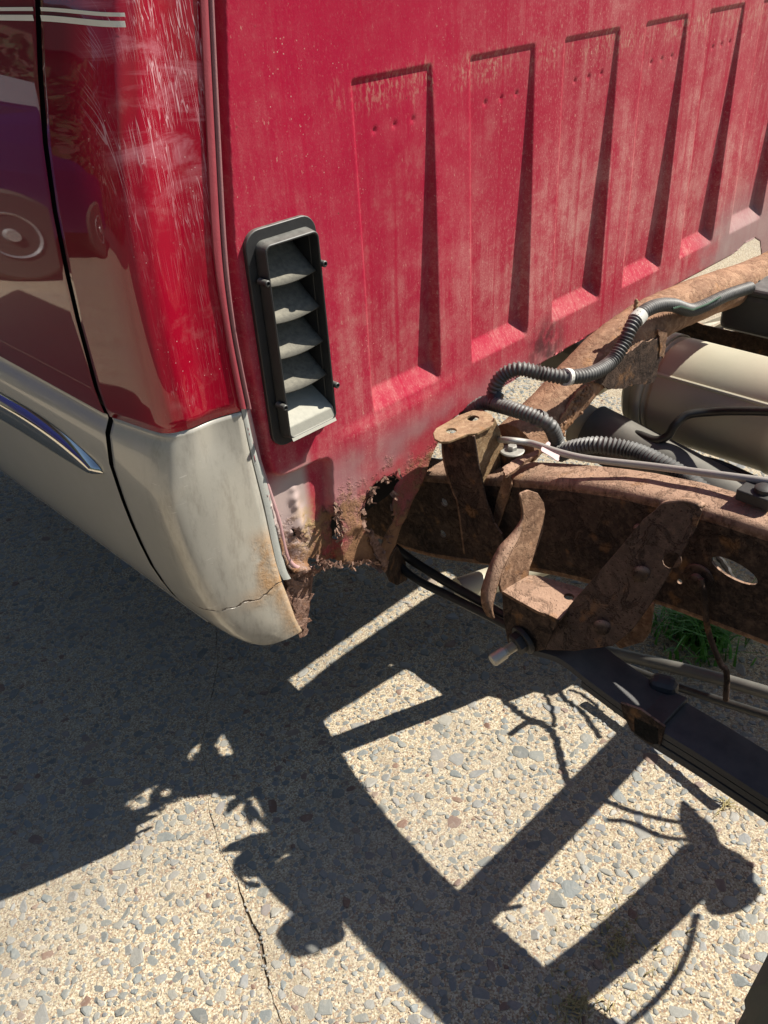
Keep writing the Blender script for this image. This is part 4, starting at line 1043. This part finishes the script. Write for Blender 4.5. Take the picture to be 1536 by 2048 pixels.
# ---- muffler
mf = part_empty('muffler', truck)
mx, mz, mr = 1.05, .425, .108
def mring(r, y): return [(mx+r*1.05*math.cos(a), y, mz-.005*(y+.1)+r*math.sin(a)) for a in np.linspace(0, 2*math.pi, 48, endpoint=False)]
prof = [(.02, .010), (.07, .012), (mr-.012, .006), (mr-.002, -.004), (mr, -.016), (mr, -.05), (mr-.006, -.054), (mr-.006, -.06), (mr+.001, -.064), (mr, -.30), (mr+.003, -.305), (mr+.003, -.33), (mr, -.335), (mr, -.9)]
V, F = loft([mring(*p) for p in prof], True); mesh('shell', V, F, M_MUFF, mf, angle=35)
bp = [(mx+(mr+.004)*1.05*math.cos(a), 0, mz+(mr+.004)*math.sin(a)) for a in np.linspace(0, 2*math.pi, 48, endpoint=False)]
rows = [[(p[0], y, p[2]) for p in bp] for y in (-.022, -.046)]
V, F = loft(rows, True); o = mesh('strap', V, F, M_MUFF, mf); s_ = o.modifiers.new('s', 'SOLIDIFY'); s_.thickness = .002
fold = [np.array([mx-.8*mr*1.05, y, mz+.62*mr]) for y in (-.06, -.3, -.9)]
V, F = sweep(fold, .0045, 8); mesh('shell_seam', V, F, M_MUFF, mf)

# ---- drive shaft
box_mesh('exhaust_blocker', (1.06, .24, .43), (.17, .32, .11), M_MUFF, truck, bev=.03)  # added box that blocks the sun at the lit strip's far end
V, F = sweep(np.array([(1.05, .09, .43), (1.05, -.01, .43)]), .035, 18); mesh('exhaust_pipe', V, F, M_MUFF, truck)
ds = part_empty('drive_shaft', truck)
p0 = np.array([.869, .02, .372]); p1 = np.array([.869, -1.1, .190])
V, F = sweep([p0, p0*.9+p1*.1, p0*.5+p1*.5, p1], .056, 28); mesh('tube', V, F, M_SHAFT, ds)
V, F = sweep([p0+np.array([0, .035, .006]), p0+np.array([0, -.005, -.001])], .046, 24); mesh('slip_yoke', V, F, M_MUFF, ds)

# ---- black plastic box on the far rail
bx = part_empty('module_box', truck)
BX = 1.18
ca = W(1446, 572, x=BX); cb = W(1433, 655, x=BX)
hgt = ca[2]-cb[2]
box_mesh('housing', (BX+.22, ca[1]-.30, ca[2]-hgt*.5-.004), (.44, .60, hgt), M_PLASTIC, bx, bev=.016)
box_mesh('lid', (BX+.222, ca[1]-.302, ca[2]-.002), (.452, .612, .018), M_PLASTIC, bx, bev=.010)
lt = W(1513, 560, z=ca[2]+.0075)
def stroke(name, pts, r, mat, par): V, F = sweep(np.array(pts), r, 6); return mesh(name, V, F, mat, par)
lc = [lt + np.array([.012*math.cos(a)-.006, .008*math.sin(a), 0]) for a in np.linspace(0, 6.3, 14)]
stroke('moulded_mark', lc, .0016, M_DARK, bx)
stroke('moulded_mark', [q + np.array([.03, .004, 0]) for q in lc[:11]], .0016, M_DARK, bx)
stroke('moulded_mark', [lt+np.array([.045, -.006, 0]), lt+np.array([.055, .008, 0])], .0016, M_DARK, bx)

# ================================================================== WIRING
def conduit(name, pts, r, parent, pitch=.0064, mat=None):
    p = catmull(pts, 14); q, s = resample(p, pitch/4)
    rad = r*(1+.13*np.sign(np.sin(2*math.pi*s/pitch))*np.abs(np.sin(2*math.pi*s/pitch))**.5)
    V, F = sweep(q, rad, 14); return mesh(name, V, F, mat or M_CONDUIT, parent, angle=80)
hn = part_empty('wiring_harness', truck)
ya = -.055
c1 = [W(985, 802, y=-0.045), W(992, 770, y=-0.050), W(1010, 748, y=-0.060), W(1040, 738, y=-0.080), W(1080, 746, y=-0.105), W(1130, 754, y=-0.135), W(1180, 748, y=-.150), W(1220, 726, y=-.145), W(1246, 690, y=-.145), W(1262, 655, y=-.145), W(1282, 628, y=-.143), W(1312, 612, y=-.141), W(1345, 610, y=-.141), W(1380, 620, y=-.141), W(1412, 610, y=-.145), W(1450, 592, y=-.145), W(1500, 575, y=-.145)]
conduit('conduit', c1, .0112, hn)
c2 = [W(930, 836, y=.01), W(948, 818, y=-.015), W(968, 806, y=-.035), W(990, 809, y=-.06), W(1030, 820, y=-.105), W(1075, 836, y=-.145), W(1100, 852, y=-.165), W(1113, 880, y=-.165), W(1119, 905, z=.565)]
conduit('conduit', c2, .0112, hn)
c3 = [W(1118, 908, z=.565), W(1150, 896, z=.585), W(1200, 890, z=.60), W(1260, 900, z=.60), W(1310, 920, z=.60), W(1360, 948, z=.595), W(1400, 978, z=.59), W(1440, 1010, z=.58)]
conduit('conduit', c3, .0125, hn)
tp = [W(990, 800, y=-.052), W(985, 806, y=-.052), W(978, 816, y=-.05)]
V, F = sweep(np.array([W(993, 786, y=-.05), W(988, 800, y=-.052), W(990, 812, y=-.06)]), .0132, 12); mesh('tape_wrap', V, F, M_HOSE, hn)
V, F = sweep(np.array([W(1345, 617, y=-.152), W(1360, 613, y=-.152), W(1385, 620, y=-.152), W(1415, 608, y=-.156), W(1440, 594, y=-.157)]), .0022, 8); mesh('green_wire', V, F, M_GREEN, hn)
def clip(px, py, y, w, tang, mat):
    c = np.array(W(px, py, y=y)); t = np.array(tang, float); t /= np.linalg.norm(t)
    V, F = sweep([c - t*w/2, c + t*w/2], .0142, 14); return mesh('cable_clip', V, F, mat, hn)
clip(1133, 754, -.136, .012, W(1150, 752, y=-.065)-W(1115, 754, y=-.065), M_WHITECLIP)
clip(1078, 837, -.146, .012, W(1095, 847, y=-.164)-W(1060, 830, y=-.157), M_CONDUIT)
clip(1276, 635, -.143, .018, W(1290, 622, y=-.058)-W(1262, 655, y=-.06), M_WHITECLIP)
st = W(1270, 630, y=-.135)
disc('clip_stud', st, (0, 0, 1), [(.008, -.012), (.010, .0), (.006, .004), (.0035, .006), (.0045, .010), (.003, .013), (.0045, .017), (.003, .020), (.004, .024), (.002, .028)], M_RUSTT, hn, 12)
# zinc cable lying along the top of the rail
tube('park_brake_cable', [W(985, 880, y=-.03), W(1010, 880, z=.60), W(1060, 886, z=.60), W(1120, 905, z=.605), W(1180, 918, z=.61), W(1300, 932, z=.622), W(1440, 950, z=.640), W(1560, 966, z=.652), W(1700, 985, z=.66)], .0052, M_ZINC, truck)
# pink torn label hanging on the cable
sheet('torn_tape', [rough([W(px, py, z=.605) for px, py in ((1086, 892), (1097, 882), (1104, 900), (1120, 908), (1116, 922), (1108, 918), (1092, 906), (1080, 900))], .0006, .005, 4)], .001, M_PINK, truck, 0)
# black fuel hose crossing to the muffler side
tube('fuel_hose', [W(1245, 880, x=.86), W(1270, 868, x=.86), W(1310, 880, x=.86), W(1335, 872, x=.87), W(1350, 850, x=.88), W(1375, 830, x=.90), W(1420, 824, x=.92), W(1480, 822, x=.92), W(1600, 824, x=.92)], .0085, M_HOSE, truck)
tube('fuel_hose', [W(1355, 935, x=.93), W(1390, 920, x=.93), W(1430, 925, x=.93), W(1480, 945, x=.93), W(1560, 985, x=.9)], .008, M_HOSE, truck)
# clamp block on the rail top at the picture's edge
cbk = part_empty('cable_clamp', truck)
pc = W(1522, 985, z=ztop(-.55)+.012)
box_mesh('plate', pc, (.05, .045, .016), M_DBOLT, cbk, Matrix.Rotation(.0, 3, 'Z'))
disc('bolt_head', pc + np.array([-.008, -.006, .008]), (0, 0, 1), [(.012, 0), (.012, .006), (.009, .008)], M_DBOLT, cbk, 12)

# ---- elbow and crossmember, plus casters added for slab shadows
SV = np.array(SUN)/SUN.z
def up(px, py, z): return W(px, py, z=0) + SV*z
V, F = sweep(np.array([up(650, 1499, .30), up(915, 1398, .30), up(1000, 1362, .30)]), .024, 20); mesh('exhaust_elbow', V, F, M_MUFF, truck)
V, F = sweep(np.array([up(940, 1822, .50), up(1110, 1650, .50), up(1420, 1325, .50)]), .034, 20); mesh('rear_crossmember', V, F, M_RUSTD, truck)
V, F = sweep(catmull([up(1030, 2040, .45), up(1110, 1985, .45), up(1230, 1890, .45), up(1340, 1790, .45), up(1410, 1715, .45)], 6), .036, 20); mesh('band_caster', V, F, M_RUSTD, truck)  # added out-of-view form that casts the slanted shadow band
for w_, wr in ((((1005, 1396), (1035, 1425), (1062, 1440), (1092, 1452), (1112, 1478), (1120, 1520), (1140, 1575)), .0055), (((1112, 1372), (1128, 1398), (1160, 1420), (1186, 1452), (1200, 1478)), .0045), (((1020, 1470), (1048, 1448), (1080, 1446), (1104, 1462)), .006), (((1088, 1388), (1104, 1420), (1108, 1455)), .0035), (((1135, 1380), (1165, 1390), (1205, 1425)), .003)):
    p_ = catmull([up(*p, .33) for p in w_], 6); p_ += np.random.default_rng(len(p_)).normal(0, .0012, p_.shape)
    V, F = sweep(p_, wr, 8); mesh('wire_caster', V, F, M_HOSE, truck)  # hidden wires added to cast the spidery shadow strands
for w_ in (((1205, 1600), (1270, 1625), (1330, 1640), (1390, 1650)), ((1215, 1640), (1260, 1645), (1320, 1672), (1390, 1682)), ((1392, 1830), (1372, 1910), (1320, 1990), (1245, 2060))):
    V, F = sweep(catmull([up(*p, .45) for p in w_], 6), .0048, 8); mesh('wire_caster', V, F, M_HOSE, truck)  # wires added out of view to cast thin shadow lines
bm = bmesh.new(); bmesh.ops.create_icosphere(bm, subdivisions=4, radius=1)
pth = np.array([up(1375, 1610, .45), up(1410, 1680, .45), up(1440, 1750, .45), up(1480, 1800, .45)]); R6 = np.random.default_rng(8)
wv = R6.normal(0, 1, (12, 3))
for v in bm.verts:
    d = np.array(v.co); t = (d[1]+1)/2
    c = np.array([np.interp(1-t, np.linspace(0, 1, 4), pth[:, q]) for q in range(3)])
    r_ = (.022 + .034*smooth01(.6, 0, np.array(t))) * (1 + .42*sum(math.sin(4*(d@w)) for w in wv)/5)
    v.co = Vector(c + d*np.array([r_, .012, r_]))
caster_pts = [up(px, py, .31) + np.array([0, 0, .004*((i % 3)-1)]) for i, (px, py) in enumerate(((745, 1322), (800, 1333), (850, 1362), (888, 1395), (940, 1402), (985, 1392), (1015, 1405), (1060, 1384), (1112, 1392), (1165, 1352), (1120, 1300), (1010, 1235), (900, 1215), (820, 1262)))]
sheet('sheet_caster', [rough(caster_pts, .0015, .02, 41)], .004, M_RUSTD, truck, 0)  # added hidden sheet, outlined to cast the dark patch on the slab
from_bm('blob_caster', bm, M_RUSTD, truck, True)  # lumpy form added out of view to cast the blob shadow

# ================================================================== REAR WHEEL (just enters the picture)
wh = part_empty('wheel', truck)
def tyre(cx, cy, cz, R_, w):
    n = 96; prof = [(-w/2+.01, R_-.13), (-w/2, R_-.10), (-w/2-.006, R_-.06), (-w/2+.002, R_-.02), (-w/2+.014, R_-.004), (-w*.2, R_), (w*.2, R_), (w/2-.014, R_-.004), (w/2-.002, R_-.02), (w/2+.006, R_-.06), (w/2, R_-.10), (w/2-.01, R_-.13)]
    rows = []
    for k in range(n):
        a = 2*math.pi*k/n
        rows.append([(cx+dx, cy+(r-(.007 if (k % 3 == 0 and r > R_-.015) else 0))*math.cos(a), cz+(r-(.007 if (k % 3 == 0 and r > R_-.015) else 0))*math.sin(a)) for dx, r in prof])
    rows.append(rows[0]); return loft(rows)
WC = (.06, -1.128, .37)
V, F = tyre(*WC, .372, .24); mesh('tyre', V, F, M_TYRE, wh, angle=25)
disc('rim', (WC[0]-.06, WC[1], WC[2]), (-1, 0, 0), [(.245, 0), (.24, .05), (.22, .055), (.2, .01), (.1, .02), (.06, .05), (.04, .05)], M_RIM, wh, 40)

# ================================================================== GRASS
M_GRASS = mat_plain('green grass', (0.05, 0.20, 0.02), (0.10, 0.30, 0.04), .6, 0, 30, .1)
M_STRAW = mat_plain('dry straw grass', (0.30, 0.24, 0.10), (0.42, 0.35, 0.17), .8, 0, 30, .1)
def tuft(name, label, c, n, R_, hgt, mat, lean=.8, seed=0, cat='grass tuft', wide=1.0):
    r = np.random.default_rng(seed); V, F = [], []
    for k in range(n):
        a = r.uniform(0, 6.283); d = abs(r.normal(0, R_*.45)); bx_, by_ = c[0]+d*math.cos(a), c[1]+d*math.sin(a)
        a2 = r.uniform(0, 6.283); h = hgt*r.uniform(.5, 1.1); w = r.uniform(.0008, .0022)*wide; L_ = lean*r.uniform(.3, 1.2)*h
        b0 = len(V)
        for j in range(5):
            t = j/4; cx_ = bx_+L_*t*t*math.cos(a2); cy_ = by_+L_*t*t*math.sin(a2); cz_ = h*(t-.35*t*t*lean*.6)
            ww = w*(1-t*.9); sx, sy = -math.sin(a2)*ww, math.cos(a2)*ww
            V += [(cx_+sx, cy_+sy, cz_), (cx_-sx, cy_-sy, cz_)]
        for j in range(4): F.append((b0+2*j, b0+2*j+1, b0+2*j+3, b0+2*j+2))
    o = mesh(name, V, F, mat); o['label'] = label; o['category'] = cat; return o
g = gpx(1400, 1275)
tuft('grass_tuft', 'bright green grass tuft growing in the shade under the frame rail', g, 420, .11, .11, M_GRASS, 1.1, 1, wide=2.0)
d1 = tuft('grass_tuft', 'dry straw grass sprouting in the shadow of the brackets', gpx(1235, 1880), 110, .075, .014, M_STRAW, 1.6, 2)
d2 = tuft('grass_tuft', 'yellowed grass clump at the lower edge of the pavement joint', gpx(1150, 2010), 140, .075, .015, M_STRAW, 1.6, 3)
d3 = tuft('grass_tuft', 'sparse dry blades beside the dark leaf spring', gpx(1452, 1610), 26, .03, .015, M_STRAW, 2.2, 4)
for d_ in (d1, d2, d3): d_['kind'] = 'stuff'; d_.name = 'dry_grass'

# ================================================================== WHAT THE PAINT MIRRORS: cars parked along the same side
M_BLUE = mat_plain('blue car paint', (0.012, 0.013, 0.085), (0.02, 0.02, 0.11), .3, .2, 5, .02, coat=1.0)
M_SILVER = mat_plain('silver car paint', (0.52, 0.52, 0.52), (0.6, 0.6, 0.6), .3, .5, 5, .02, coat=1.0)
M_GLASS = mat_plain('dark car glass', (0.01, 0.012, 0.014), (0.02, 0.022, 0.025), .05, 0, 5, .0)
def car(name, label, x0, y0, L_, Wd, H, paint, high):
    t = thing(name, label, 'car', (x0, y0, 0), 'cars parked beyond the truck')
    if high: pr = [(0, .35), (0, .95), (.25, 1.05), (.8, H-.1), (1.2, H), (L_-.25, H), (L_-.05, 1.0), (L_, .8), (L_, .35)]
    else: pr = [(0, .35), (.02, .75), (.15, .88), (1.0, .95), (1.65, H-.03), (2.3, H), (3.0, H-.06), (3.75, 1.0), (L_-.1, .95), (L_, .8), (L_, .35)]
    rows = [[(q[0], ins, q[1]) for q in pr] for ins in (0.0, Wd)]
    side = [[(q[0], 0.0 + (.16 if q[1] > 1.0 else 0), q[1]) for q in pr], [(q[0], Wd - (.16 if q[1] > 1.0 else 0), q[1]) for q in pr]]
    n = len(pr); V = side[0] + side[1]; F = [tuple(range(n)), tuple(range(2*n-1, n-1, -1))] + [(i, (i+1) % n, n+(i+1) % n, n+i) for i in range(n)]
    bevel(mesh('body', V, F, paint, t, smooth=False), .05, 3)
    for sd_ in (-.01, Wd+.01):
        wn = [(pr[3][0]+.15, 1.03), (L_*.38, H-.12), (L_*.66, H-.12), (L_*.8, 1.03)]
        yy_ = sd_ + (.13 if sd_ < 0 else -.13)
        sheet('window', [[(q[0], yy_, q[1]) for q in wn]], .01, M_GLASS, t, 0, off=(0, .01, 0))
        for wx in (.85, L_-.95):
            w_ = disc('tyre', (wx, sd_ + (.1 if sd_ < 0 else -.1), .33), (0, -1 if sd_ < 0 else 1, 0), [(.2, -.1), (.33, -.09), (.33, .09), (.30, .12), (.22, .12)], M_TYRE, t, 32)
            disc('rim', (wx, sd_ + (.1 if sd_ < 0 else -.1), .33), (0, -1 if sd_ < 0 else 1, 0), [(.17, .10), (.16, .13), (.12, .10), (.05, .12), (.04, .14)], M_SILVER, t, 24)
    return t
car('parked_car', 'low blue car with silver wheels mirrored in the truck door', -4.95, 3.55, 4.4, 1.75, 1.38, M_BLUE, False)
car('parked_car', 'tall silver car mirrored in the truck door behind the blue car', -6.2, 6.6, 4.6, 1.8, 1.75, M_SILVER, True)
M_DARKGROUND = mat_plain('dark added ground', (0.035, 0.035, 0.036), (0.06, 0.058, 0.055), .9, 0, 60, .5)
for nm, q in (('added_dark_ground', ((-40, 4.9), (40, 4.9), (40, 60), (-40, 60))), ('added_dark_ground', ((-40, -40), (40, -40), (40, -1.75), (-40, -1.75))), ('added_dark_ground', ((-40, -1.75), (-5.2, -1.75), (-5.2, 4.9), (-40, 4.9)))):  # unseen dark ground added to cut bounce light and darken reflections
    o = mesh(nm, [(*p, .004) for p in q], [(0, 1, 2, 3)], M_DARKGROUND); o['kind'] = 'structure'
M_HEDGE = mat_plain('dark hedge leaves', (0.02, 0.035, 0.012), (0.045, 0.07, 0.025), .8, 0, 9, .3)
def hedge(label, x0, y0, x1, y1, h, seed):
    r = np.random.default_rng(seed); V, F = [], []; L_ = math.hypot(x1-x0, y1-y0); n = int(L_*h*170)
    for k in range(n):
        t = r.random(); d = r.normal(0, .35); z = h*r.random()**.8
        c = np.array([x0+(x1-x0)*t, y0+(y1-y0)*t, z]); nn = np.array([-(y1-y0), x1-x0])/L_; c[:2] += nn*d
        a, b = r.normal(0, 1, 3), r.normal(0, 1, 3); a *= .13/np.linalg.norm(a); b *= .09/np.linalg.norm(b); m0 = len(V)
        V += [c-a, c+b, c+a, c-b]; F.append((m0, m0+1, m0+2, m0+3))
    o = mesh('hedge', V, F, M_HEDGE, smooth=False); o['label'] = label; o['category'] = 'hedge'; o['group'] = 'hedges round the yard'
hedge('tall dark hedge mirrored in the curved red cab corner', -7.5, -7, -7.5, 12, 3.0, 1)
hedge('dark hedge behind the parked cars mirrored in the door', -8, 12.8, 6, 12.8, 3.2, 2)
M_BRICK = mat_plain('brown house render', (0.16, 0.10, 0.075), (0.24, 0.15, 0.11), .9, 0, 3, .3)
hw = thing('house', 'long brown house mirrored in the truck door', 'house', (-14, 15, 0))
box_mesh('wall', (6, 2, 2.6), (24, 4, 5.2), M_BRICK, hw, bev=.02)
V = [(-7, -.6, 5.1), (19, -.6, 5.1), (19, 2, 7.2), (-7, 2, 7.2), (-7, 4.6, 5.1), (19, 4.6, 5.1)]
mesh('roof', V, [(0, 1, 2, 3), (3, 2, 5, 4), (0, 3, 4), (1, 5, 2)], M_DARK, hw, smooth=False)
for k in range(6):
    wf = box_mesh('window', (-3.5+3.6*k, -.02, 1.7), (1.3, .08, 1.3), M_STRIPE, hw, bev=.01)
    box_mesh('pane', (-3.5+3.6*k, -.07, 1.7), (1.15, .02, 1.15), M_GLASS, wf, bev=0)
